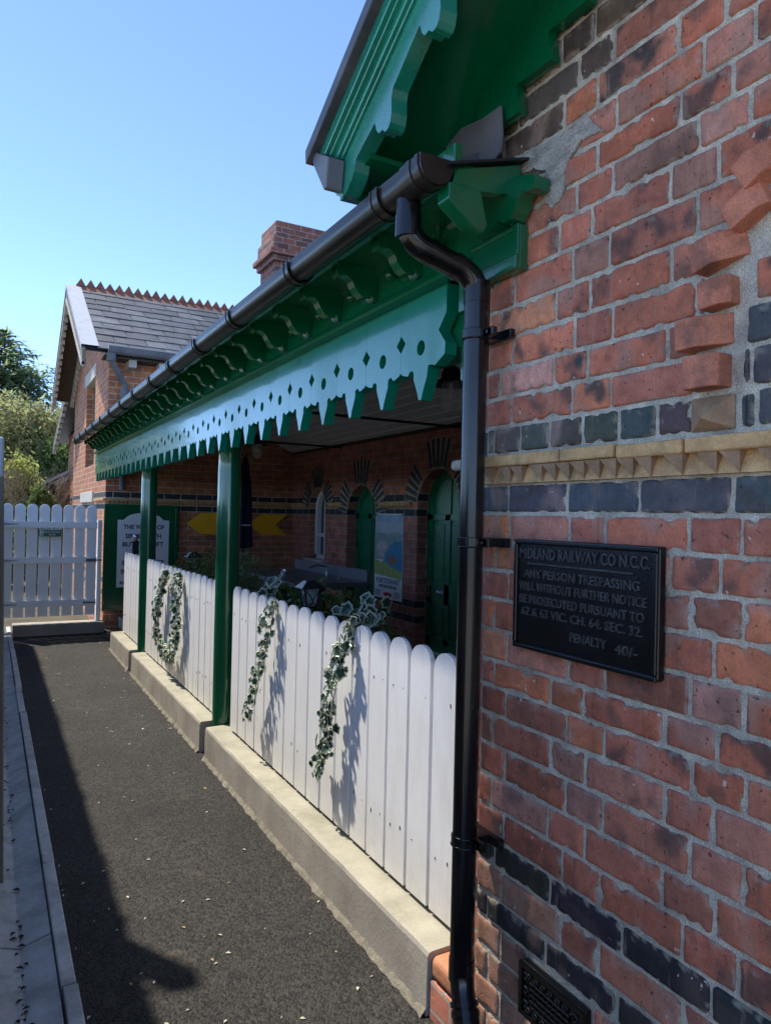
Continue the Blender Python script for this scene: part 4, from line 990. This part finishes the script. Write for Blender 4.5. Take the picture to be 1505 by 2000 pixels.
# lower wing and lean-to beyond
wing = empty('rear_wing', (2.2, 16.5, GZ), 'lower brick wing with its own gable edge, half hidden behind the end house', 'outbuilding')
mb = MB(); mb.box(1.55,5,14.87,17.6,GZ-.05,1.65); mb.build('wing_wall', M['brick_far'], wing)
mb = MB(); mb.prism([(15.0,2.55),(17.9,1.62),(17.9,1.52),(15.0,2.45)], YZ, 1.27, 5); mb.build('wing_roof', M['slate'], wing)
mb = MB(); mb.prism([(15.0,2.42),(17.9,1.50),(17.9,1.30),(15.0,2.22)], YZ, 1.25, 1.30); wb = mb.build('bargeboard', M['wood'], wing)
mb = MB()
for i in range(10): y = 15.3+i*.28; z = 2.22-(y-15)*.317; mb.box(1.245,1.31,y-.05,y+.05,z-.06,z+.03)
mb.build('bargeboard_teeth', M['bargewood'], wb)
porch = empty('lean_to', (1.5, 18, GZ), 'low lean-to with a grey sloping roof beside the far trees', 'outbuilding')
MB().box(1.42,3,17.65,19.5,GZ-.05,.62).build('porch_wall', M['brick_far'], porch)
mb = MB(); mb.prism([(1.02,.60),(1.75,1.02),(1.75,.95),(1.02,.53)], XZ, 17.3, 19.6); mb.build('porch_roof', M['leadlight'], porch)
mb = MB(); mb.prism([(1.10,.545),(1.7,.88),(1.7,.74),(1.55,.70),(1.5,.62),(1.4,.62),(1.3,.55),(1.22,.57)], XZ, 17.34, 17.38); mb.build('porch_valance', M['bargewood'], porch)
MB().tube([(1.05,17.25,.52),(1.28,17.5,.40),(1.32,17.55,.3),(1.32,17.55,-1.4)], .04, 8).build('rainwater_pipe', M['black'], porch)

# ------------------------------------------------------------------ notice board, arrows, poster
nb = empty('notice_board', (1.87, 10.42, -1.35), 'large dark green notice board carrying a white scripture panel', 'notice board')
MB().box(1.385,2.36,10.385,10.425,-1.34,.085).build('backboard', M['green'], nb)
mb = MB()
for (a, b, c, d) in ((1.375,2.37,.065,.10),(1.375,2.37,-1.36,-1.325),(1.375,1.41,-1.325,.065),(2.335,2.37,-1.325,.065)): mb.box(a,b,10.365,10.386,c,d)
mb.build('board_frame', M['green'], nb, bevel=.004)
mb = MB(); arc = [(1.90+.25*math.cos(t), -.115+.10*math.sin(t)) for t in np.linspace(0, math.pi, 14)]
pts = [(1.555,-1.045),(2.245,-1.045),(2.245,-.115)]+[(2.17,-.115)]+arc[1:-1]+[(1.63,-.115),(1.555,-.115)]
mb.prism(pts, XZ, 10.372, 10.384); sp = mb.build('scripture_panel', M['signwhite'], nb, bevel=.002)
mb = MB()
for t_, xl, xr, z, s in (('THE WAGES OF',1.63,2.18,-.215,.085),('SIN IS DEATH',1.66,2.14,-.340,.085),('BUT THE GIFT',1.62,2.17,-.455,.085),('OF GOD',1.75,2.05,-.57,.085),('IS ETERNAL LIFE',1.62,2.18,-.71,.085),('IN JESUS CHRIST',1.61,2.19,-.83,.085),('ROMANS 6:23',1.60,1.86,-.985,.05)):
    vs, fs = text_mesh(t_, s, lambda u, v, w_: ((xl+xr)/2+u, 10.370-w_, z+v), .0008, width=xr-xl, bold=.0025); MB().add(vs, fs).build('panel_lettering', M['blacktext'], sp, uv=False)
def arrow(x0, label):
    z = -.150; h = .155
    pts = [(x0,z),(x0+.2,z-h),(x0+.60,z-h),(x0+.42,z),(x0+.60,z+h),(x0+.2,z+h)]
    return tag(MB().prism(pts, XZ, 10.37, 10.40).build('arrow_sign', M['yellow'], bevel=.002), label, 'sign', 'yellow arrow boards on the end wall')
arrow(2.496, 'yellow arrow board pointing left, between the two green columns')
arrow(3.41, 'yellow fishtail arrow board right of the nearer green column')
po = tag(MB().box(XB-.012,XB-.004,7.01,7.672,-.955,.045).build('travel_poster', M['signwhite'], origin=(XB-.01,7.34,-.955)), 'tall seaside travel poster between the two green doors', 'poster')
PX = XB-.0125
def pz(y0, y1, z0, z1, mat, name):
    return MB().quad((PX,y0,z0),(PX,y0,z1),(PX,y1,z1),(PX,y1,z0)).build(name, mat, po)
mats = {k_: pbr('poster_'+k_, c, .5, v, s, 0) for k_, c, v, s in (('sky',(.30,.38,.50),.3,6),('haze',(.42,.48,.50),.15,5),('land',(.26,.34,.30),.6,22),('sea',(.035,.25,.42),.15,9),('grass',(.34,.42,.12),.5,26),('rock',(.30,.13,.10),.4,30),('town',(.50,.46,.42),.7,34),('red',(.55,.04,.05),0,5))}
mb = MB()
art = [('sky', [(7.66,.035),(7.02,.035),(7.02,-.06),(7.66,-.05)]), ('haze', [(7.66,-.05),(7.02,-.06),(7.02,-.20),(7.66,-.18)]),
       ('land', [(7.66,-.18),(7.30,-.19),(7.14,-.165),(7.02,-.19),(7.02,-.27),(7.20,-.27),(7.30,-.34),(7.38,-.42),(7.43,-.50),(7.66,-.50)]),
       ('town', [(7.62,-.30),(7.45,-.27),(7.34,-.31),(7.42,-.40),(7.47,-.48),(7.62,-.46)]),
       ('sea', [(7.02,-.27),(7.20,-.27),(7.30,-.34),(7.38,-.42),(7.43,-.50),(7.50,-.53),(7.02,-.62)]),
       ('grass', [(7.66,-.50),(7.50,-.53),(7.40,-.52),(7.28,-.57),(7.02,-.62),(7.02,-.71),(7.66,-.68)]),
       ('rock', [(7.34,-.47),(7.27,-.44),(7.18,-.45),(7.13,-.50),(7.15,-.54),(7.24,-.55),(7.33,-.52)])]
for i, (k_, pts) in enumerate(art):
    vs, fs = poly_fill([pts], .0008, lambda u, v, w_: (PX-.0006*i-w_, u, v)); MB().add(vs, fs).build('picture_'+{'sky':'sky','haze':'cloud','land':'coast','town':'town','sea':'sea','grass':'meadow','rock':'headland'}[k_], mats[k_], po)
mb = MB()
for t_, z, s, wd_ in (('PORTSTEWART',-.752,.09,.56),('NORTHERN IRELAND',-.815,.05,.42)):
    vs, fs = text_mesh(t_, s, lambda u, v, w_: (PX-.001-w_, 7.34-u, z+v), .0006, width=wd_, bold=.001); mb.add(vs, fs)
for yy in (7.57, 7.11):
    for j in range(4): mb.box(PX-.002,PX-.0005,yy-.07+.01*j,yy+.07,-.868-j*.018,-.862-j*.018)
mb.build('poster_lettering', pbr('poster_ink', (.03,.05,.12), .5, 0, 5, 0), po, uv=False)
mb = MB(); mb.prism([(7.34+.10*math.cos(t), -.905+.028*math.sin(t)) for t in np.linspace(0,2*math.pi,20)[:-1]], YZ, PX-.002, PX); mb.build('poster_badge', mats['red'], po)
mb = MB()
for yy in (7.03,7.652):
    for zz in (.03,): mb.tube([(PX-.006,yy,zz),(PX,yy,zz)], .012, 8)
mb.build('poster_screw', M['black'], po)

# ------------------------------------------------------------------ things under the veranda
def pendant(x, y, z, label, zc_):
    p = empty('pendant_lamp', (x, y, z), label, 'lamp', 'pendant lamps under the veranda ceiling')
    MB().tube([(x,y,zc_),(x,y,z+.20)], .005, 6).build('cable', M['black'], p)
    MB().lathe((x,y,z), [(.018,.22),(.05,.20),(.062,.17),(.066,.13),(.09,.118),(.155,.095),(.155,.090),(.085,.108),(.055,.115),(.02,.12)], 24).build('shade', M['black'], p, smooth=40)
    MB().lathe((x,y,z), [(.045,.11),(.062,.09),(.066,.02),(.058,-.05),(.03,-.085),(.005,-.09)], 20).build('glass_jar', M['glass'], p, smooth=60)
    MB().lathe((x,y,z), [(.012,.10),(.014,.06),(.028,.03),(.024,0),(.005,-.018)], 12).build('bulb', M['signwhite'], p, smooth=60)
pendant(2.66, 3.95, .80, 'black pendant lamp with a glass jar hanging beside the downpipe', 1.58)
pendant(3.05, 9.0, .82, 'pendant lamp with a round glass globe hanging above the nearer column', 1.44)
pa_ = empty('folded_parasol', (3.12, 9.7, -1.45), 'tall dark navy folded parasol standing behind the nearer column', 'parasol')
mb = MB(); prof = [(.02,.80),(.035,.76),(.06,.62),(.085,.4),(.10,.15),(.105,-.1),(.115,-.3),(.125,-.44),(.10,-.47)]
rings = []
for r_, z in prof: rings.append([(3.12+r_*(1+.22*math.sin(5*t))*math.cos(t), 9.7+r_*(1+.22*math.sin(5*t))*math.sin(t), z) for t in np.linspace(0, 2*math.pi, 31)[:-1]])
mb.tube_rings(rings); mb.build('canopy', M['navy'], pa_, smooth=60)
MB().tube([(3.12,9.7,-1.45),(3.12,9.7,.82)], .02, 10).build('pole', M['darkwood'], pa_); MB().lathe((3.12,9.7,-1.45), [(.22,0),(.22,.05),(.05,.09),(.03,.2)], 20).build('base', M['black'], pa_)
MB().tube([(3.12+.118*math.cos(t), 9.7+.118*math.sin(t), -.15) for t in np.linspace(0, 6.28, 20)], .012, 6).build('strap', M['leadlight'], pa_)
tb = empty('steel_sink_table', (2.8, 7.0, -1.45), 'grey steel sink table with a raised back and a chrome tap', 'table')
mb = MB(); mb.box(2.40,3.15,5.95,7.75,-.65,-.61); mb.build('worktop', M['steel'], tb, bevel=.004)
MB().box(3.11,3.15,5.95,7.75,-.61,-.50).build('back_upstand', M['steel'], tb, bevel=.003)
MB().box(2.44,3.12,6.9,7.70,-1.40,-.652).build('side_panel', M['darkwood'], tb)
for (x, y) in ((2.44,5.99),(3.10,5.99),(2.44,7.71),(3.10,7.71),(2.44,6.85)): MB().box(x-.02,x+.02,y-.02,y+.02,-1.45,-.65).build('leg', M['steel'], tb)
MB().tube([(3.06,6.75,-.61),(3.06,6.75,-.52),(2.96,6.75,-.50),(2.86,6.75,-.53)], .012, 8).build('tap', M['chrome'], tb, smooth=50)
MB().lathe((2.72,7.05,-.61), [(.03,0),(.035,.02),(.03,.045),(.01,.05)], 12).build('soap_dish', M['chrome'], tb, smooth=40)

def lantern(x, y, z, s, label):
    l = empty('garden_lantern', (x, y, z-.5), label, 'lantern', 'garden lanterns behind the picket fence')
    MB().tube([(x,y,z-.9),(x,y,z)], .012*s, 8).build('stake', M['black'], l)
    w0, w1, h = .030*s, .048*s, .105*s
    mb = MB()
    for a in (-1,1):
        for b in (-1,1): mb.tube([(x+a*w0,y+b*w0,z),(x+a*w1,y+b*w1,z+h)], .005*s, 6)
    for a in (-1,1):
        for (p, q) in (((-1,a),(1,a)), ((a,-1),(a,1))):
            mb.tube([(x+p[0]*w0,y+p[1]*w0,z),(x+q[0]*w1,y+q[1]*w1,z+h)], .0025*s, 5); mb.tube([(x+q[0]*w0,y+q[1]*w0,z),(x+p[0]*w1,y+p[1]*w1,z+h)], .0025*s, 5)
    mb.box(x-w0,x+w0,y-w0,y+w0,z-.01*s,z+.004*s)
    mb.build('frame', M['black'], l)
    mb = MB(); a, b = w0*.85, w1*.85; mb.add([(x-a,y-a,z),(x+a,y-a,z),(x+a,y+a,z),(x-a,y+a,z),(x-b,y-b,z+h),(x+b,y-b,z+h),(x+b,y+b,z+h),(x-b,y+b,z+h)], [(0,1,5,4),(1,2,6,5),(2,3,7,6),(3,0,4,7)]); mb.build('glass', M['glass'], l)
    mb = MB(); r_ = .072*s; t = .022*s; mb.add([(x-r_,y-r_,z+h),(x+r_,y-r_,z+h),(x+r_,y+r_,z+h),(x-r_,y+r_,z+h),(x-t,y-t,z+h+.045*s),(x+t,y-t,z+h+.045*s),(x+t,y+t,z+h+.045*s),(x-t,y+t,z+h+.045*s)], [(3,2,1,0),(4,5,6,7),(0,1,5,4),(1,2,6,5),(2,3,7,6),(3,0,4,7)])
    mb.build('cap', M['black'], l, bevel=.003)
    MB().add([(x-r_*1.002,y-r_*.8,z+h+.004),(x-r_*1.002,y+r_*.8,z+h+.004),(x-t*1.35,y+t,z+h+.043*s),(x-t*1.35,y-t,z+h+.043*s)], [(0,1,2,3)]).build('cap_panel', M['stone'], l)
lantern(1.62, 3.80, -.52, 1.0, 'black garden lantern among leaves behind the nearest fence panel')
lantern(1.62, 6.45, -.50, 1.0, 'small black lantern above the fence between the two columns')
bl_ = empty('bollard_light', (1.60, 9.25, -1.45), 'dark bollard light with a ball top behind the far fence panel', 'lamp')
MB().box(1.565,1.635,9.215,9.285,-1.45,-.36).build('post', M['black'], bl_, bevel=.006); MB().lathe((1.60,9.25,-.36), [(.02,0),(.02,.02),(.034,.04),(.034,.06),(.01,.085)], 14).build('ball_top', M['chrome'], bl_, smooth=50)

# ------------------------------------------------------------------ leaves
def leaf_cloud(mb, pts, size, rng, asp=1.0, droop=0.0):
    for p in pts:
        s = size*rng.uniform(.6, 1.4)
        n = Vector((rng.gauss(0,1), rng.gauss(0,1), rng.gauss(0,1)+.4)).normalized(); t = n.orthogonal().normalized()
        t = Matrix.Rotation(rng.uniform(0, 6.28), 3, n) @ t; b = n.cross(t)
        p = Vector(p); q = p + t*s*asp
        mb.add([p-t*s*asp, p+b*s*.5+n*s*.12, q, p-b*s*.5+n*s*.12], [(0,1,2,3)])

def bush(name, blobs, n, size, mat, label, cat, seed, stem=None, asp=1.0, group=None, base=None):
    rng = random.Random(seed); bx_, by_ = blobs[0][0], blobs[0][1]
    o = empty(name, base or (bx_, by_, GZ), label, cat, group)
    tot = sum(b[3]*b[4]*b[5] for b in blobs); mb = MB()
    for (x, y, z, rx, ry, rz) in blobs:
        k_ = int(n*rx*ry*rz/tot); P = []
        subs = [(rng.gauss(0,1), rng.gauss(0,1), rng.gauss(0,1)) for _ in range(16)]
        for _ in range(k_):
            u = Vector((rng.gauss(0,1), rng.gauss(0,1), rng.gauss(0,1))).normalized()
            bmp = 1 + .38*noise.noise(u*2.1+Vector((seed,0,0))) + .22*noise.noise(u*5+Vector((0,seed,0)))
            r = bmp*(rng.random()**.33)*(1 if rng.random() < .85 else 1.12)
            P.append((x+u.x*rx*r, y+u.y*ry*r, z+u.z*rz*r))
        leaf_cloud(mb, P, size, rng, asp)
    mb.build('foliage', mat, o, uv=False)
    mb = MB(); b0 = o.location
    for (x, y, z, rx, ry, rz) in blobs:
        for _ in range(3):
            e = Vector((x+rng.uniform(-.5,.5)*rx, y+rng.uniform(-.5,.5)*ry, z+rng.uniform(-.2,.7)*rz))
            st = Vector((b0[0]+rng.uniform(-.1,.1), b0[1]+rng.uniform(-.1,.1), b0[2])); mid = st.lerp(e, .5)+Vector((rng.uniform(-.2,.2)*rx, 0, .1))
            k_ = max(rx, .05); mb.tube([st, mid, e], [.05*k_+.004, .03*k_+.003, .008*k_+.002], 6)
    mb.build('stems', M['bark'], o, uv=False, smooth=60)
    return o

def conifer(x, y, zt, label, seed, rbase=2.1, hh=7.0):
    rng = random.Random(seed); zb = zt-hh
    o = empty('conifer_tree', (x, y, GZ), label, 'tree')
    MB().tube([(x,y,GZ),(x,y,zb+hh*.5),(x,y,zt)], [.22,.13,.01], 10).build('trunk', M['bark'], o, smooth=60)
    mb = MB()
    for lev in range(60):
        t = lev/59; z = zb + hh*t; rad = rbase*(1-t)**.8*(1+rng.uniform(-.18,.18))+.06
        for k_ in range(int(8+rad*14)):
            a = rng.uniform(0, 6.28); L_ = rad*rng.uniform(.65, 1.1); dr = rng.uniform(.05,.35)
            for s_ in np.linspace(.2, 1, max(3, int(L_*8))):
                c = Vector((x+math.cos(a)*L_*s_, y+math.sin(a)*L_*s_, z - dr*L_*s_*s_ + .25*L_*s_*(s_ > .8)))
                for _ in range(3):
                    d_ = Vector((math.cos(a)+rng.uniform(-.9,.9), math.sin(a)+rng.uniform(-.9,.9), rng.uniform(-.6,.3))).normalized()
                    side = d_.cross(Vector((0,0,1))).normalized()*.05; l_ = rng.uniform(.14,.32)
                    mb.add([c-side, c+d_*l_, c+side], [(0,1,2)])
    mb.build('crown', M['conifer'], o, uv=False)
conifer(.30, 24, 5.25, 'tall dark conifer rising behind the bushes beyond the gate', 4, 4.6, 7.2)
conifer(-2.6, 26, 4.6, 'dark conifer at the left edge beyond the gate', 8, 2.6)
bush('olive_shrub', [(.9,21,1.7,1.5,1.0,1.15),(2.0,21.3,1.0,1.0,.8,1.0),(-.3,21.5,1.9,1.2,.8,1.2)], 26000, .060, M['leafolive'], 'olive green bush beneath the conifer beyond the gate', 'bush', 21)
bush('laurel_shrub', [(.45,17.5,.30,.55,.5,.85),(.15,17.6,-.4,.5,.5,.8),(.75,17.4,-.15,.35,.4,.6)], 9000, .055, M['leafyellow'], 'bright yellow green bush just above the left of the gate', 'bush', 22)
bush('dark_shrub', [(.92,16.2,.02,.24,.3,.46),(1.16,16.3,-.38,.26,.3,.45),(.75,16.3,-.45,.3,.3,.5)], 7000, .048, M['leafdark'], 'dark leafy shrub beside the lean-to behind the gate', 'bush', 23)
bush('evergreen_shrub', [(1.75,20,.9,.7,.6,.9),(2.1,20.5,1.4,.6,.5,.7)], 9000, .055, M['leafdark'], 'dark glossy shrub against the corner of the end house', 'bush', 24)
bush('sun_block_tree', [(-2.5,6.35,11.6,1.9,1.05,2.0),(-3.9,6.9,13.2,1.9,1.3,2.2)], 15000, .11, M['leafolive'], 'unseen leafy tree added to keep the sun off the near brick wall', 'tree', 61, base=(-3.2,6.6,GZ))  # unseen crown, added to block the sun from the near brick wall
for (x_, y_, z_, lab, sd) in ((-4.0,10.6,4.75,'unseen yellow green tree added for the valance to reflect, the nearest of its row',71), (-4.1,15.2,4.9,'unseen yellow green tree added for the valance to reflect, the middle of its row',72), (-4.0,22.0,5.2,'unseen yellow green tree added for the valance to reflect, the farthest of its row',73)):
    bush('reflection_tree', [(x_,y_,z_,1.0,1.0,.95),(x_-.7,y_+.8,z_+.5,.9,.9,.8)], 5200, .075, M['leafyellow'], lab, 'tree', sd, base=(x_-.2,y_+.2,GZ), group='unseen trees added for the valance reflection')  # out-of-view trees added to put yellow patches in the valance reflection
# bare branching shrub
rng = random.Random(31); bs = empty('bare_shrub', (1.1, 17.0, GZ), 'leafless shrub with pale forking branches above the gate', 'shrub'); mb = MB()
def branch(p, d, l, r, dep):
    q = p+d*l; m_ = p.lerp(q,.5)+Vector((rng.uniform(-.04,.04), rng.uniform(-.04,.04), 0))*l*2
    mb.tube([p, m_, q], [r, r*.85, r*.65], 5)
    if dep:
        for _ in range(3 if dep > 1 else 4):
            nd = (d+Vector((rng.uniform(-.8,.8), rng.uniform(-.8,.8), rng.uniform(-.25,.6)))).normalized(); branch(q.lerp(p, rng.uniform(0,.4)), nd, l*rng.uniform(.6,.85), r*.6, dep-1)
for a in range(6): branch(Vector((1.1+rng.uniform(-.1,.1),17,GZ+.4)), Vector((rng.uniform(-.6,.5), rng.uniform(-.3,.3), 1)).normalized(), .85, .024, 4)
mb.build('branches', M['twig'], bs, uv=False)
# plants in pots behind the fence
def potplant(x, y, label, n, seed, mat, zt=-.50, r=.3):
    o = bush('pot_plant', [(x,y,zt-.12,r*.62,r,.20),(x+.05,y+r*.3,zt-.22,r*.6,r,.22)], n, .022, mat, label, 'plant', seed, base=(x,y,-1.45), group='pot plants behind the picket fence')
    mb = MB(); mb.lathe((x,y,-1.45), [(.14,0),(.19,.36),(.21,.36),(.21,.42),(.17,.42),(.15,.36)], 20); mb.build('pot', M['terracotta'], o, smooth=40)
potplant(1.75, 3.98, 'leafy green pot plant showing above the nearest fence beside the lantern', 1300, 41, M['leafpot'], -.46, .42)
potplant(1.70, 3.12, 'pot plant trailing ivy over the nearest fence close to the dark door', 300, 42, M['leafpot'], -.50, .15)
potplant(1.72, 6.2, 'leafy pot plant behind the fence between the two columns', 1300, 43, M['leafpot'], -.40, .5)
potplant(1.75, 5.55, 'sprawling thin leaved pot plant next to the nearer green column', 500, 44, M['leafdark'], -.34, .35)

IVY = [(0,-.72),(.22,-.62),(.55,-.60),(.56,-.12),(.82,.20),(.47,.40),(.0,.98),(-.47,.40),(-.82,.20),(-.56,-.12),(-.55,-.60),(-.22,-.62)]
def ivy_leaf(mb, p, down, nrm, s, rng):
    down = Vector(down).normalized(); nrm = Vector(nrm).normalized(); side = down.cross(nrm).normalized(); nrm = side.cross(down)
    def P(u, v, k_, w_): return Vector(p)+side*(u*s*k_)+down*(v*s*k_)+nrm*w_
    n = len(IVY); c = P(0,-.15,1,.0)
    inner = [P(u, v, .74, .003+.10*s*abs(u)) for u, v in IVY]; outer = [P(u, v, 1.0, .14*s*abs(u)-.08*s*max(0,v)) for u, v in IVY]
    b = len(mb.v); mb.v += [tuple(c)]+[tuple(q) for q in inner]+[tuple(q) for q in outer]
    for i in range(n):
        j = (i+1) % n; mb.f.append([b, b+1+i, b+1+j]); mb.m.append(0); mb.f.append([b+1+i, b+1+n+i, b+1+n+j, b+1+j]); mb.m.append(1)
def ivy(paths, n, label, seed, size=.021, spread=.035):
    rng = random.Random(seed); mb = MB(); st = MB()
    for path in paths:
        pp = [Vector(p) for p in path]; cum = [0]
        for a, b in zip(pp[:-1], pp[1:]): cum.append(cum[-1]+(b-a).length)
        def at_(t):
            d = t*cum[-1]
            for i in range(len(pp)-1):
                if d <= cum[i+1] or i == len(pp)-2: return pp[i].lerp(pp[i+1], (d-cum[i])/max(1e-6, cum[i+1]-cum[i]))
        sp_ = [at_(t)+Vector((rng.uniform(-.006,.006), rng.uniform(-.008,.008), 0)) for t in np.linspace(0,1,24)]; st.tube(sp_, .0025, 5)
        k_ = int(n*cum[-1])
        for i in range(k_):
            t = min(1, max(0, (i+rng.uniform(-.6,.6))/k_)); gap = noise.noise(Vector((t*7, seed*3.3, 0)))
            if gap < -.32 and rng.random() < .7: continue
            wdt = spread*(1+.5*noise.noise(Vector((t*5, seed, 2))))
            p = at_(t)+Vector((-rng.uniform(-.01,.05), rng.gauss(0, wdt*.62), rng.uniform(-.02,.02)))
            ivy_leaf(mb, p, (rng.uniform(-.9,.4), rng.uniform(-.8,.8), -1), (-1.0+rng.uniform(-.5,.5), rng.uniform(-.9,.5), rng.uniform(-.2,.9)), size*rng.choice((.55,.75,.9,1.0,1.15,1.4))*rng.uniform(.85,1.15), rng)
    rt = empty('ivy_garland', paths[0][0], label, 'plant', 'ivy hanging on the picket fence')
    mb.build('leaves', [M['ivy'], M['ivycream']], rt, uv=False); st.build('stem', M['bark'], rt, uv=False)
ivy([[(1.45,3.72,-.50),(1.375,3.72,-.50),(1.365,3.76,-.7),(1.36,3.86,-.9),(1.355,3.95,-1.08),(1.35,4.0,-1.18)]], 150, 'ivy strand hanging down the middle of the nearest fence panel, the shorter one', 51, .027)
ivy([[(1.50,2.80,-.42),(1.41,2.78,-.47),(1.37,2.80,-.58),(1.36,2.88,-.75),(1.355,2.92,-1.0),(1.35,3.0,-1.20)]], 165, 'longest ivy strand, nearest the black downpipe', 52, .029)
ivy([[(1.375,6.25,-.52),(1.36,6.45,-.62),(1.355,6.58,-.85),(1.355,6.60,-1.05),(1.36,6.45,-1.16),(1.365,6.2,-1.22),(1.365,5.98,-1.2)],
     [(1.375,5.95,-.50),(1.365,5.82,-.58),(1.36,5.85,-.75),(1.36,5.88,-.95),(1.36,5.92,-1.1),(1.36,6.0,-1.2)]], 150, 'ivy garland looped in a U on the middle fence panel', 53, .036, .06)
rng = random.Random(77); mb = MB()
for _ in range(12):
    ivy_leaf(mb, (1.50+rng.uniform(-.07,.12), 3.02+rng.uniform(-.16,.14), -.46+rng.uniform(-.05,.07)-.0), (rng.uniform(-.6,.6), rng.uniform(-1,.6), -.6), (-.7, rng.uniform(-.9,.1), .7), .046*rng.uniform(.7,1.2), rng)
tag(mb.build('ivy_clump', [M['ivy'], M['ivycream']], uv=False), 'large variegated ivy leaves spilling over the nearest fence top', 'plant')
mb = MB()
for _ in range(14):
    ivy_leaf(mb, (1.52+rng.uniform(-.06,.1), 4.12+rng.uniform(-.15,.15), -.46+rng.uniform(-.04,.08)), (rng.uniform(-.6,.6), rng.uniform(-1,.6), -.6), (-.7, rng.uniform(-.9,.1), .7), .046*rng.uniform(.7,1.2), rng)
tag(mb.build('ivy_clump', [M['ivy'], M['ivycream']], uv=False), 'variegated ivy leaves poking above the fence left of the lantern', 'plant')

# ------------------------------------------------------------------ left boundary fence, just outside the frame
bf = empty('boundary_fence', (-.05, 4, GZ), 'weathered timber boundary fence along the left edge of the path', 'fence')
mb = MB(); rng = random.Random(12); y = 1.0
while y < 10.2:
    mb.box(-.085,-.062,y,y+.14,GZ,-.02+rng.uniform(-.012,.012)); y += .146
mb.build('fence_board', M['wood'], bf)
for z in (-1.3,-.1): MB().box(-.061,-.02,1.0,10.2,z,z+.08).build('fence_rail', M['wood'], bf)
for y in (5.1,6.8,8.5): MB().box(-.061,-.012,y,y+.09,GZ,.0).build('fence_post', M['wood'], bf, bevel=.006)
mb = MB(); mb.add([(-.02,3.40,-1.60),(.0935,3.40,-1.60),(.0935,3.50,-1.60),(-.02,3.50,-1.60),(-.05,3.40,.276),(.051,3.40,.276),(.051,3.50,.276),(-.05,3.50,.276)], [(0,3,2,1),(4,5,6,7),(0,1,5,4),(1,2,6,5),(2,3,7,6),(3,0,4,7)])
fp = mb.build('fence_post', M['wood'], bf, bevel=.006)
MB().box(-.055,.052,3.39,3.51,.13,.30).build('post_cap', M['leadlight'], fp, bevel=.01)

hd = empty('shade_hedge', (-.35, 5.5, GZ), 'unseen leafy hedge added behind the left boundary fence to shade the path', 'hedge')  # unseen hedge, added to give the path shadow a soft leafy edge
rng = random.Random(91); mb = MB(); P = []
for _ in range(17000):
    y = rng.uniform(1.2, 10.1); top = .10+.10*noise.noise(Vector((y*1.1, 2, 0)))+.09*noise.noise(Vector((y*3.1, 7, 0)))
    z = top - abs(rng.gauss(0, .16)); x = -.06-abs(rng.gauss(0, .16)) if z > -.05 else -.12-abs(rng.gauss(0, .16)); P.append((x, y, z))
leaf_cloud(mb, P, .032, rng); mb.build('foliage', M['leafdark'], hd, uv=False)
mb = MB()
for i in range(30): y = 1.3+i*.3; mb.tube([(-.35,y,GZ),(-.33+rng.uniform(-.1,.1),y+rng.uniform(-.1,.1),-.1)], .02, 6)
mb.build('stems', M['bark'], hd, uv=False)

# ------------------------------------------------------------------ litter
rng = random.Random(5); mb = MB()
for _ in range(150):
    y = 2.0+8*rng.random()**1.1; x = .31+.95*(rng.random()**(1.7 if rng.random() < .6 else .6)); s = rng.uniform(.004,.012)*(1.6 if rng.random() < .12 else 1)
    a = rng.uniform(0,6.28); c, d = math.cos(a), math.sin(a); mb.mi = 0 if rng.random() < .6 else 1
    mb.add([(x+c*s,y+d*s,GZ+.003),(x-d*s*.5,y+c*s*.5,GZ+.006),(x-c*s,y-d*s,GZ+.003),(x+d*s*.5,y-c*s*.5,GZ+.005)], [(0,1,2,3)])
for _ in range(130):
    y = 2+8*rng.random(); x = .133+rng.gauss(0,.012); s = rng.uniform(.006,.02); a = rng.uniform(0,6.28); c, d = math.cos(a), math.sin(a); mb.mi = 2
    mb.add([(x+c*s,y+d*s,-1.577),(x-d*s*.6,y+c*s*.6,-1.572),(x-c*s,y-d*s,-1.578),(x+d*s*.6,y-c*s*.6,-1.573)], [(0,1,2,3)])
o = mb.build('leaf_litter', [pbr('pale_leaf', (.5,.45,.36), .8, .3, 30, 0), pbr('tan_leaf', (.34,.24,.10), .8, .3, 30, 0), pbr('rotten_leaf', (.03,.025,.02), .8, .3, 30, 0)], uv=False); o['kind'] = 'stuff'
